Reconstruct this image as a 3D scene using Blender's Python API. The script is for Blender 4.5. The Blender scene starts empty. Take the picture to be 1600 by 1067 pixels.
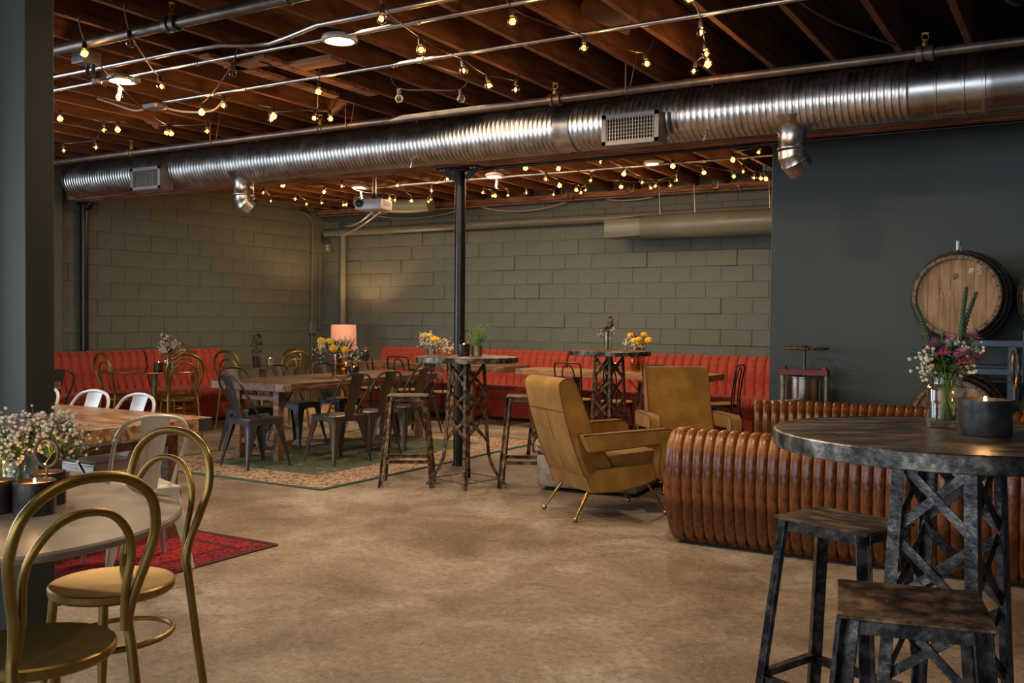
import bpy, bmesh, math, random
from mathutils import Vector, Matrix
random.seed(7)
R = math.radians
S = bpy.context.scene
COL = S.collection
PI = math.pi

# ------------------------------------------------------------------ camera, world, exposure
H_CAM = 1.38
yaw, pitch, roll = R(30.8), R(-1.30), R(0.45)
f0 = Vector((-math.sin(yaw), math.cos(yaw), 0)); r0 = Vector((math.cos(yaw), math.sin(yaw), 0)); u0 = Vector((0, 0, 1))
fw = f0 * math.cos(pitch) + u0 * math.sin(pitch); up = u0 * math.cos(pitch) - f0 * math.sin(pitch)
rt = r0 * math.cos(roll) + up * math.sin(roll); up = up * math.cos(roll) - r0 * math.sin(roll)
cd = bpy.data.cameras.new('camera'); cam = bpy.data.objects.new('camera', cd); COL.objects.link(cam)
cam.matrix_world = Matrix(((rt.x, up.x, -fw.x, 0), (rt.y, up.y, -fw.y, 0), (rt.z, up.z, -fw.z, H_CAM), (0, 0, 0, 1)))
cd.sensor_width = 36.0; cd.lens = 1500.0 / 1600.0 * 36.0; cd.clip_start = 0.05; cd.clip_end = 200
S.camera = cam
S.view_settings.view_transform = 'Standard'; S.view_settings.look = 'None'
S.view_settings.gamma = 1.0; S.view_settings.use_curve_mapping = False
S.view_settings.exposure = 0.0
S.cycles.use_denoising = True
S.cycles.max_bounces = 7; S.cycles.diffuse_bounces = 4; S.cycles.glossy_bounces = 4
S.cycles.transparent_max_bounces = 16; S.cycles.transmission_bounces = 6
S.cycles.caustics_reflective = False; S.cycles.caustics_refractive = False
S.cycles.sample_clamp_indirect = 4.0
w = bpy.data.worlds.new('world'); S.world = w; w.use_nodes = True
w.node_tree.nodes['Background'].inputs[0].default_value = (0.75, 0.85, 1.0, 1)
w.node_tree.nodes['Background'].inputs[1].default_value = 0.05


def light(kind, name, loc, energy, color, size=0.1, size_y=None, target=None, spot=None, blend=0.6):
    l = bpy.data.lights.new(name, kind); l.energy = energy; l.color = color
    if kind == 'AREA':
        l.size = size
        if size_y:
            l.shape = 'RECTANGLE'; l.size_y = size_y
        elif name.startswith('downlight'):
            l.shape = 'DISK'
    else:
        l.shadow_soft_size = size
    if spot: l.spot_size = spot; l.spot_blend = blend
    o = bpy.data.objects.new(name, l); COL.objects.link(o); o.location = loc
    if target is not None:
        o.rotation_euler = (Vector(target) - Vector(loc)).to_track_quat('-Z', 'Y').to_euler()
    return o


# daylight from the shopfront windows behind the photographer
light('AREA', 'window_daylight', (-10.3, 0.9, 1.7), 300, (0.78, 0.89, 1.0), 6.4, 2.3, target=(-2.0, 2.6, 1.3))
light('AREA', 'window_daylight', (-4.6, -3.6, 1.8), 150, (0.84, 0.92, 1.0), 4.0, 2.2, target=(-4.2, 6.0, 1.0))
light('AREA', 'window_daylight', (-0.6, -3.4, 1.9), 95, (0.80, 0.90, 1.0), 3.2, 2.2, target=(-0.6, 6.0, 1.4))
light('AREA', 'overhead_fill', (-4.4, 5.4, 3.0), 30, (1.0, 0.76, 0.50), 2.2, 1.2, target=(-3.6, 5.6, 0))  # three added warm fills under the joists
light('AREA', 'overhead_fill', (-6.6, 9.4, 3.0), 22, (1.0, 0.76, 0.50), 4.5, 1.0, target=(-6.4, 10.6, 0))
light('AREA', 'overhead_fill', (-2.0, 1.2, 3.0), 12, (1.0, 0.76, 0.50), 1.6, 1.2, target=(-2.0, 1.6, 0))


# ------------------------------------------------------------------ materials
def ramp(nt, fac, stops):
    r = nt.nodes.new('ShaderNodeValToRGB')
    while len(r.color_ramp.elements) < len(stops): r.color_ramp.elements.new(0.5)
    for e, (p, c) in zip(r.color_ramp.elements, stops): e.position = p; e.color = (*c, 1)
    nt.links.new(fac, r.inputs[0]); return r.outputs[0]


def mat(name, cols, rough=0.5, metal=0.0, scale=6.0, detail=5.0, stretch=(1, 1, 1), bump=0.0, bump_scale=None,
        emit=None, emit_s=0.0, spec=0.5, rough_var=0.0, coat=0.0, sheen=0.0, distort=0.0, trans=0.0, stops=None):
    m = bpy.data.materials.new(name); m.use_nodes = True; nt = m.node_tree
    b = nt.nodes['Principled BSDF']
    b.inputs['Roughness'].default_value = rough; b.inputs['Metallic'].default_value = metal
    b.inputs['Specular IOR Level'].default_value = spec
    b.inputs['Coat Weight'].default_value = coat; b.inputs['Sheen Weight'].default_value = sheen
    b.inputs['Transmission Weight'].default_value = trans
    if isinstance(cols, tuple): cols = [cols]
    if len(cols) == 1 and not bump and not rough_var:
        b.inputs['Base Color'].default_value = (*cols[0], 1)
    else:
        tc = nt.nodes.new('ShaderNodeTexCoord'); mp = nt.nodes.new('ShaderNodeMapping')
        mp.inputs['Scale'].default_value = stretch
        nt.links.new(tc.outputs['Object'], mp.inputs[0])
        n = nt.nodes.new('ShaderNodeTexNoise'); n.inputs['Scale'].default_value = scale; n.inputs['Detail'].default_value = detail
        n.inputs['Roughness'].default_value = 0.62; n.inputs['Distortion'].default_value = distort
        nt.links.new(mp.outputs[0], n.inputs[0])
        if len(cols) > 1:
            if not stops: stops = [0.39 + 0.22 * i / (len(cols) - 1) for i in range(len(cols))]
            nt.links.new(ramp(nt, n.outputs[0], list(zip(stops, cols))), b.inputs['Base Color'])
        else:
            b.inputs['Base Color'].default_value = (*cols[0], 1)
        if rough_var:
            mr = nt.nodes.new('ShaderNodeMapRange'); mr.inputs[1].default_value = 0.3; mr.inputs[2].default_value = 0.7
            mr.inputs[3].default_value = rough - rough_var; mr.inputs[4].default_value = rough + rough_var
            nt.links.new(n.outputs[0], mr.inputs[0]); nt.links.new(mr.outputs[0], b.inputs['Roughness'])
        if bump:
            n2 = nt.nodes.new('ShaderNodeTexNoise'); n2.inputs['Scale'].default_value = bump_scale or scale * 3
            n2.inputs['Detail'].default_value = 4; nt.links.new(mp.outputs[0], n2.inputs[0])
            bp = nt.nodes.new('ShaderNodeBump'); bp.inputs['Strength'].default_value = bump; bp.inputs['Distance'].default_value = 0.01
            nt.links.new(n2.outputs[0], bp.inputs['Height']); nt.links.new(bp.outputs[0], b.inputs['Normal'])
    if emit:
        b.inputs['Emission Color'].default_value = (*emit, 1); b.inputs['Emission Strength'].default_value = emit_s
        if emit_s: m.cycles.emission_sampling = 'NONE'
    return m


def glass(name, tint=(1, 1, 1), alpha=0.22):
    m = bpy.data.materials.new(name); m.use_nodes = True; nt = m.node_tree; nt.nodes.clear()
    o = nt.nodes.new('ShaderNodeOutputMaterial'); t = nt.nodes.new('ShaderNodeBsdfTransparent'); g = nt.nodes.new('ShaderNodeBsdfGlossy')
    t.inputs[0].default_value = (*tint, 1); g.inputs['Roughness'].default_value = 0.03
    lw = nt.nodes.new('ShaderNodeLayerWeight'); lw.inputs[0].default_value = alpha
    mx = nt.nodes.new('ShaderNodeMixShader')
    nt.links.new(lw.outputs['Facing'], mx.inputs[0]); nt.links.new(t.outputs[0], mx.inputs[1]); nt.links.new(g.outputs[0], mx.inputs[2])
    nt.links.new(mx.outputs[0], o.inputs[0]); return m


M = {}
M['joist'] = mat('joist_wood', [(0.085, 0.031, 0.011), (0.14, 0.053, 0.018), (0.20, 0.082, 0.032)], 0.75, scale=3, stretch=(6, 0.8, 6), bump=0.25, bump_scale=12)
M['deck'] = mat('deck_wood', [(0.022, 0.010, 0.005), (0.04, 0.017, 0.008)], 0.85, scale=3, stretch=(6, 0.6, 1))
M['beam'] = mat('beam_wood', [(0.19, 0.078, 0.038), (0.32, 0.145, 0.075), (0.44, 0.23, 0.13)], 0.8, scale=4, stretch=(0.7, 5, 9), bump=0.6, bump_scale=14)
M['block'] = mat('painted_block', [(0.120, 0.143, 0.122), (0.142, 0.166, 0.142)], 0.6, scale=2.5, bump=0.5, bump_scale=60)
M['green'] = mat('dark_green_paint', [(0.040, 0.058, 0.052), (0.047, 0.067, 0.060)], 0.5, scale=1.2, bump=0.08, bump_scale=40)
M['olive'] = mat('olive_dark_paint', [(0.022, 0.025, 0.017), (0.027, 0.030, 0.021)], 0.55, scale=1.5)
M['trimblue'] = mat('blue_grey_paint', (0.045, 0.055, 0.062), 0.45)
M['pipe_g'] = mat('painted_pipe', [(0.150, 0.168, 0.138), (0.175, 0.192, 0.158)], 0.38, scale=3)
M['galv'] = mat('galvanised_steel', [(0.50, 0.50, 0.49), (0.68, 0.68, 0.67)], 0.33, 1.0, scale=9, bump=0.03, bump_scale=30, rough_var=0.05)
M['galv2'] = mat('smooth_galvanised_steel', [(0.46, 0.46, 0.46), (0.58, 0.58, 0.58)], 0.30, 1.0, scale=6, rough_var=0.06)
M['grille'] = mat('grille_grey', (0.36, 0.35, 0.34), 0.45, 0.7)
M['regpaint'] = mat('register_paint', [(0.24, 0.235, 0.225), (0.30, 0.29, 0.28)], 0.45, 0.3, scale=5)
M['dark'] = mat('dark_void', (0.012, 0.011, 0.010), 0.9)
M['conduit'] = mat('conduit_steel', [(0.42, 0.41, 0.40), (0.55, 0.54, 0.52)], 0.33, 1.0, scale=8)
M['iron'] = mat('iron_pipe', [(0.10, 0.085, 0.075), (0.16, 0.13, 0.11)], 0.42, 0.7, scale=10)
M['rustpipe'] = mat('rusty_pipe', [(0.16, 0.09, 0.065), (0.24, 0.15, 0.11)], 0.5, 0.5, scale=12)
M['blackpole'] = mat('black_painted_steel', [(0.018, 0.017, 0.018), (0.03, 0.027, 0.027)], 0.28, 0.3, scale=8)
M['cable'] = mat('black_cable', (0.03, 0.018, 0.012), 0.5)
M['wcable'] = mat('pale_cable', (0.5, 0.42, 0.33), 0.5)
M['socket'] = mat('socket_black', (0.025, 0.022, 0.02), 0.4)
M['bulb'] = glass('bulb_glass', (1, 0.90, 0.76), 0.13)
M['filament'] = mat('filament_glow', (1, 0.6, 0.2), emit=(1.0, 0.38, 0.075), emit_s=6.0)
M['filament_off'] = mat('filament_unlit', (0.25, 0.2, 0.15), 0.4, 0.8)
M['downlight'] = mat('downlight_glow', (1, 1, 1), emit=(1.0, 0.80, 0.56), emit_s=22)
M['white'] = mat('white_plastic', (0.62, 0.6, 0.57), 0.4)
M['red'] = mat('rust_red_velvet', [(0.25, 0.025, 0.012), (0.34, 0.038, 0.018), (0.44, 0.060, 0.027)], 0.75, scale=6, detail=8, sheen=0.12, bump=0.1, bump_scale=60)
M['redbase'] = mat('rust_red_base', [(0.26, 0.028, 0.018), (0.36, 0.042, 0.024)], 0.78, scale=4, detail=8)
M['leather'] = mat('brown_leather', [(0.085, 0.024, 0.006), (0.17, 0.055, 0.014), (0.29, 0.115, 0.035)], 0.29, scale=11, detail=8, stretch=(1, 1, 0.5), bump=0.25, bump_scale=45, rough_var=0.08)
M['mustard'] = mat('mustard_velvet', [(0.24, 0.108, 0.012), (0.29, 0.138, 0.017), (0.35, 0.178, 0.026)], 0.8, scale=5, detail=9, sheen=0.1, bump=0.1, bump_scale=50)
M['piping'] = mat('mustard_piping', (0.14, 0.06, 0.010), 0.7)
M['brass'] = mat('brass', [(0.48, 0.30, 0.10), (0.54, 0.34, 0.115)], 0.3, 1.0, scale=9)
M['gold'] = mat('gold_painted_metal', [(0.24, 0.150, 0.034), (0.31, 0.200, 0.052)], 0.36, 0.8, scale=8, bump=0.04, bump_scale=30, rough_var=0.06)
M['gunmetal'] = mat('gunmetal_paint', [(0.055, 0.055, 0.06), (0.085, 0.082, 0.085)], 0.36, 0.55, scale=6)
M['bronze'] = mat('bronze_metal', [(0.075, 0.058, 0.042), (0.12, 0.092, 0.066)], 0.36, 0.6, scale=6)
M['whitemetal'] = mat('white_metal', [(0.60, 0.60, 0.58), (0.70, 0.69, 0.66)], 0.3, 0.1, scale=5)
M['black'] = mat('black_metal', (0.022, 0.020, 0.019), 0.35, 0.5)
M['rust'] = mat('rusted_iron', [(0.035, 0.024, 0.018), (0.085, 0.05, 0.032), (0.19, 0.115, 0.062), (0.30, 0.20, 0.12)], 0.6, 0.45, scale=26, detail=9, bump=0.4, bump_scale=50)
M['rustseat'] = mat('rusted_plate', [(0.022, 0.015, 0.010), (0.115, 0.066, 0.033), (0.31, 0.195, 0.105)], 0.48, 0.4, scale=16, detail=10, bump=0.2, bump_scale=60)
M['iron2'] = mat('blued_iron', [(0.018, 0.017, 0.019), (0.045, 0.042, 0.044), (0.12, 0.11, 0.105)], 0.36, 0.65, scale=18, detail=8, bump=0.25, bump_scale=60)
M['tabletop'] = mat('stained_iron_top', [(0.020, 0.015, 0.012), (0.075, 0.048, 0.032), (0.20, 0.135, 0.085)], 0.34, 0.35, scale=9, detail=11, bump=0.15, bump_scale=40, stretch=(1, 2.4, 1), rough_var=0.1)
M['rim'] = mat('blotched_rim', [(0.03, 0.027, 0.027), (0.10, 0.09, 0.08), (0.26, 0.235, 0.20)], 0.38, 0.6, scale=18, detail=8, bump=0.2, bump_scale=50)
M['walnut'] = mat('dark_walnut', [(0.055, 0.020, 0.008), (0.115, 0.046, 0.018), (0.20, 0.09, 0.038)], 0.42, scale=3.5, stretch=(7, 1, 7), distort=1.2, bump=0.15, bump_scale=14)
M['walnutx'] = mat('dark_walnut_lengthways', [(0.12, 0.052, 0.022), (0.21, 0.10, 0.042), (0.30, 0.155, 0.07)], 0.4, scale=3.5, stretch=(1, 7, 7), distort=1.2, bump=0.15, bump_scale=14)
M['oak'] = mat('orange_oak', [(0.30, 0.14, 0.045), (0.42, 0.21, 0.072), (0.52, 0.29, 0.115)], 0.42, scale=3.5, stretch=(1, 8, 7), distort=1.0, bump=0.1, bump_scale=14)
M['acacia'] = mat('light_acacia', [(0.12, 0.052, 0.024), (0.31, 0.165, 0.08), (0.50, 0.32, 0.18)], 0.33, scale=2.6, stretch=(0.8, 6, 6), distort=1.4, bump=0.08, bump_scale=14, stops=[0.38, 0.5, 0.62])
M['endgrain'] = mat('end_grain', [(0.16, 0.12, 0.09), (0.33, 0.26, 0.20)], 0.6, scale=22)
M['chairwood'] = mat('seat_plywood', [(0.32, 0.17, 0.075), (0.42, 0.24, 0.11)], 0.4, scale=4, stretch=(1, 6, 1))
M['marble'] = mat('grey_beige_stone', [(0.22, 0.175, 0.13), (0.27, 0.22, 0.165), (0.33, 0.275, 0.21)], 0.34, scale=7, detail=9, rough_var=0.06)
M['candlecup'] = mat('black_iron_cup', [(0.03, 0.028, 0.027), (0.085, 0.075, 0.068)], 0.36, 0.6, scale=14)
M['tin'] = mat('aged_tin', [(0.22, 0.19, 0.15), (0.38, 0.33, 0.27)], 0.4, 0.8, scale=20, bump=0.3, bump_scale=60)
M['wax'] = mat('candle_wax', (0.62, 0.40, 0.22), 0.5, emit=(1.0, 0.42, 0.12), emit_s=0.25)
M['flame'] = mat('candle_flame', (1, 0.6, 0.2), emit=(1.0, 0.55, 0.2), emit_s=14)
M['glassjar'] = glass('jar_glass', (0.95, 0.98, 0.96), 0.30)
M['amber'] = glass('amber_mercury_glass', (0.90, 0.76, 0.58), 0.42)
M['mercury'] = mat('mercury_glass', [(0.30, 0.20, 0.15), (0.52, 0.42, 0.32)], 0.2, 0.7, scale=14)
M['brownglass'] = glass('brown_table_glass', (0.42, 0.20, 0.12), 0.42)
M['water'] = glass('vase_water', (0.86, 0.88, 0.72), 0.12)
M['stem'] = mat('stem_green', [(0.05, 0.11, 0.025), (0.10, 0.19, 0.045)], 0.5, scale=20)
M['leaf'] = mat('leaf_green', [(0.022, 0.060, 0.018), (0.05, 0.115, 0.03)], 0.45, scale=12)
M['fern'] = mat('fern_green', [(0.10, 0.22, 0.035), (0.19, 0.33, 0.06)], 0.5, scale=12)
M['pink'] = mat('pink_petals', [(0.42, 0.075, 0.19), (0.62, 0.16, 0.32)], 0.55, scale=30)
M['mauve'] = mat('mauve_petals', [(0.30, 0.05, 0.15), (0.46, 0.10, 0.24)], 0.55, scale=30)
M['yellow'] = mat('yellow_petals', [(0.80, 0.42, 0.015), (0.90, 0.56, 0.03)], 0.55, scale=30, bump=0.6, bump_scale=90)
M['cream'] = mat('cream_petals', [(0.58, 0.53, 0.43), (0.78, 0.74, 0.64)], 0.6, scale=40)
M['violet'] = mat('violet_spike', (0.055, 0.03, 0.11), 0.6)
M['shade'] = mat('peach_lampshade', (0.75, 0.40, 0.27), 0.8, emit=(1.0, 0.40, 0.22), emit_s=0.42)
M['barrel'] = mat('barrel_oak', [(0.25, 0.13, 0.052), (0.36, 0.20, 0.088), (0.46, 0.27, 0.13)], 0.55, scale=4, stretch=(6, 6, 0.8), bump=0.15, bump_scale=16)
M['stave'] = mat('stave_oak', [(0.10, 0.062, 0.032), (0.20, 0.125, 0.065), (0.29, 0.19, 0.10)], 0.6, scale=4, stretch=(8, 1, 8), bump=0.15, bump_scale=16)
M['hoop'] = mat('barrel_hoop', [(0.035, 0.032, 0.03), (0.075, 0.065, 0.055)], 0.5, 0.8, scale=12)
M['chalk'] = mat('chalk', (0.85, 0.82, 0.76), 0.9)
M['chalkfaint'] = mat('faint_chalk', (0.62, 0.50, 0.34), 0.9)
M['rack'] = mat('blue_steel_rack', [(0.030, 0.048, 0.066), (0.045, 0.068, 0.09)], 0.4, 0.4, scale=6)
M['maroon'] = mat('maroon_paint', [(0.14, 0.028, 0.03), (0.20, 0.045, 0.045)], 0.5, 0.2, scale=10)
M['steel'] = mat('stainless_steel', [(0.45, 0.42, 0.38), (0.55, 0.52, 0.48)], 0.16, 1.0, scale=3)
M['projector'] = mat('projector_grey', (0.68, 0.66, 0.63), 0.4, 0.1)
M['blackplastic'] = mat('black_plastic', (0.02, 0.02, 0.02), 0.35)
M['pot'] = mat('black_pot', (0.025, 0.024, 0.025), 0.4)
M['plaster'] = mat('concrete_cast', [(0.18, 0.15, 0.12), (0.30, 0.26, 0.21)], 0.8, scale=9, bump=0.8, bump_scale=16)


def floor_mat():
    m = bpy.data.materials.new('stained_concrete'); m.use_nodes = True; nt = m.node_tree; b = nt.nodes['Principled BSDF']
    tc = nt.nodes.new('ShaderNodeTexCoord')
    def noise(scale, detail=6, dist=0.0, rgh=0.6, st=(1, 1, 1)):
        mp = nt.nodes.new('ShaderNodeMapping'); mp.inputs['Scale'].default_value = st; nt.links.new(tc.outputs['Object'], mp.inputs[0])
        n = nt.nodes.new('ShaderNodeTexNoise'); n.inputs['Scale'].default_value = scale; n.inputs['Detail'].default_value = detail
        n.inputs['Distortion'].default_value = dist; n.inputs['Roughness'].default_value = rgh
        nt.links.new(mp.outputs[0], n.inputs[0]); return n.outputs[0]
    def mix(a, b_, f, kind='MIX'):
        x = nt.nodes.new('ShaderNodeMix'); x.data_type = 'RGBA'; x.blend_type = kind
        nt.links.new(a, x.inputs[6]); nt.links.new(b_, x.inputs[7])
        if isinstance(f, float): x.inputs[0].default_value = f
        else: nt.links.new(f, x.inputs[0])
        return x.outputs[2]
    base = ramp(nt, noise(1.1, 8, 0.4, 0.65), [(0.36, (0.150, 0.104, 0.070)), (0.46, (0.225, 0.166, 0.117)), (0.54, (0.295, 0.230, 0.173)), (0.64, (0.41, 0.345, 0.285))])
    fine = ramp(nt, noise(26, 6, 0, 0.8), [(0.36, (0.50, 0.48, 0.46)), (0.47, (0.92, 0.92, 0.92)), (0.55, (1.06, 1.06, 1.06)), (0.66, (1.40, 1.38, 1.34))])
    c = mix(base, fine, 1.0, 'MULTIPLY')
    st = ramp(nt, noise(3.2, 9, 0.9, 0.72), [(0.33, (1, 1, 1)), (0.42, (0, 0, 0))])
    dk = nt.nodes.new('ShaderNodeRGB'); dk.outputs[0].default_value = (0.115, 0.082, 0.055, 1)
    sx = nt.nodes.new('ShaderNodeMath'); sx.operation = 'MULTIPLY'; nt.links.new(st, sx.inputs[0]); sx.inputs[1].default_value = 0.7
    c = mix(c, dk.outputs[0], sx.outputs[0])
    sp = ramp(nt, noise(60, 2), [(0.66, (0, 0, 0)), (0.70, (1, 1, 1))])
    lt = nt.nodes.new('ShaderNodeRGB'); lt.outputs[0].default_value = (0.55, 0.47, 0.38, 1)
    c = mix(c, lt.outputs[0], sp)
    vo = nt.nodes.new('ShaderNodeTexVoronoi'); vo.feature = 'DISTANCE_TO_EDGE'; vo.inputs['Scale'].default_value = 0.33
    mp = nt.nodes.new('ShaderNodeVectorMath'); mp.operation = 'ADD'
    nz = nt.nodes.new('ShaderNodeTexNoise'); nz.inputs['Scale'].default_value = 2.5; nt.links.new(tc.outputs['Object'], nz.inputs[0])
    nt.links.new(tc.outputs['Object'], mp.inputs[0]); nt.links.new(nz.outputs['Color'], mp.inputs[1]); nt.links.new(mp.outputs[0], vo.inputs[0])
    cr = ramp(nt, vo.outputs['Distance'], [(0.0, (1, 1, 1)), (0.0022, (0, 0, 0))])
    cs = nt.nodes.new('ShaderNodeMath'); cs.operation = 'MULTIPLY'; nt.links.new(cr, cs.inputs[0]); cs.inputs[1].default_value = 0.35
    c = mix(c, dk.outputs[0], cs.outputs[0])
    nt.links.new(c, b.inputs['Base Color'])
    mr = nt.nodes.new('ShaderNodeMapRange'); mr.inputs[1].default_value = 0.3; mr.inputs[2].default_value = 0.7; mr.inputs[3].default_value = 0.42; mr.inputs[4].default_value = 0.66
    nt.links.new(noise(1.7, 6), mr.inputs[0]); nt.links.new(mr.outputs[0], b.inputs['Roughness'])
    bp = nt.nodes.new('ShaderNodeBump'); bp.inputs['Strength'].default_value = 0.35; bp.inputs['Distance'].default_value = 0.01
    nt.links.new(noise(34, 6, 0, 0.75), bp.inputs['Height']); nt.links.new(bp.outputs[0], b.inputs['Normal'])
    return m


def rug_mat(name, pal_field, pal_border, edge, hx, hy, bw, scale):
    """woven rug: field and border of small motifs, by distance to the rug's edge (object space, half sizes hx, hy)"""
    m = bpy.data.materials.new(name); m.use_nodes = True; nt = m.node_tree; b = nt.nodes['Principled BSDF']
    b.inputs['Roughness'].default_value = 0.95; b.inputs['Specular IOR Level'].default_value = 0.1
    tc = nt.nodes.new('ShaderNodeTexCoord'); sep = nt.nodes.new('ShaderNodeSeparateXYZ'); nt.links.new(tc.outputs['Object'], sep.inputs[0])
    def mt(op, a, b_=None):
        n = nt.nodes.new('ShaderNodeMath'); n.operation = op
        for i, v in enumerate((a, b_)):
            if v is None: continue
            if isinstance(v, (int, float)): n.inputs[i].default_value = v
            else: nt.links.new(v, n.inputs[i])
        return n.outputs[0]
    ex = mt('SUBTRACT', hx, mt('ABSOLUTE', sep.outputs[0])); ey = mt('SUBTRACT', hy, mt('ABSOLUTE', sep.outputs[1]))
    e = mt('MINIMUM', ex, ey)
    ab = nt.nodes.new('ShaderNodeVectorMath'); ab.operation = 'ABSOLUTE'; nt.links.new(tc.outputs['Object'], ab.inputs[0])
    def vor(sc, kind='F1', metric='MANHATTAN'):
        v = nt.nodes.new('ShaderNodeTexVoronoi'); v.feature = kind; v.distance = metric; v.inputs['Scale'].default_value = sc
        nt.links.new(ab.outputs[0], v.inputs[0]); return v
    v1 = vor(scale); v2 = vor(scale * 2.7); n1 = nt.nodes.new('ShaderNodeTexNoise'); n1.inputs['Scale'].default_value = scale * 1.7; n1.inputs['Detail'].default_value = 8
    n1.inputs['Roughness'].default_value = 0.75
    nt.links.new(ab.outputs[0], n1.inputs[0])
    s = mt('ADD', mt('MULTIPLY', v1.outputs['Distance'], 0.40), mt('MULTIPLY', v2.outputs['Distance'], 0.32))
    s = mt('ADD', s, mt('MULTIPLY', n1.outputs[0], 0.62)); s = mt('PINGPONG', mt('MULTIPLY', s, 2.3), 1.0)
    f = ramp(nt, s, pal_field); g = ramp(nt, s, pal_border)
    mx = nt.nodes.new('ShaderNodeMix'); mx.data_type = 'RGBA'
    wob = mt('ADD', e, mt('MULTIPLY', n1.outputs[0], 0.10))
    nt.links.new(mt('LESS_THAN', wob, bw + 0.05), mx.inputs[0]); nt.links.new(f, mx.inputs[6]); nt.links.new(g, mx.inputs[7])
    m2 = nt.nodes.new('ShaderNodeMix'); m2.data_type = 'RGBA'
    nt.links.new(mt('LESS_THAN', e, 0.035), m2.inputs[0]); nt.links.new(mx.outputs[2], m2.inputs[6]); m2.inputs[7].default_value = (*edge, 1)
    line = mt('LESS_THAN', mt('ABSOLUTE', mt('SUBTRACT', e, bw)), 0.02)
    m3 = nt.nodes.new('ShaderNodeMix'); m3.data_type = 'RGBA'
    nt.links.new(mt('MULTIPLY', line, 0.7), m3.inputs[0]); nt.links.new(m2.outputs[2], m3.inputs[6]); m3.inputs[7].default_value = (*edge, 1)
    nt.links.new(m3.outputs[2], b.inputs['Base Color'])
    return m


# ------------------------------------------------------------------ mesh builder
_rb = {}


def _rbox(size, bev, seg=1):
    k = (tuple(round(s, 4) for s in size), bev, seg)
    if k not in _rb:
        bm = bmesh.new(); bmesh.ops.create_cube(bm, size=1.0)
        bmesh.ops.scale(bm, vec=size, verts=bm.verts)
        if bev > 0: bmesh.ops.bevel(bm, geom=bm.edges[:], offset=bev, segments=seg, affect='EDGES', profile=0.5)
        bm.verts.index_update()
        _rb[k] = ([v.co.copy() for v in bm.verts], [[v.index for v in f.verts] for f in bm.faces]); bm.free()
    return _rb[k]


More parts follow.
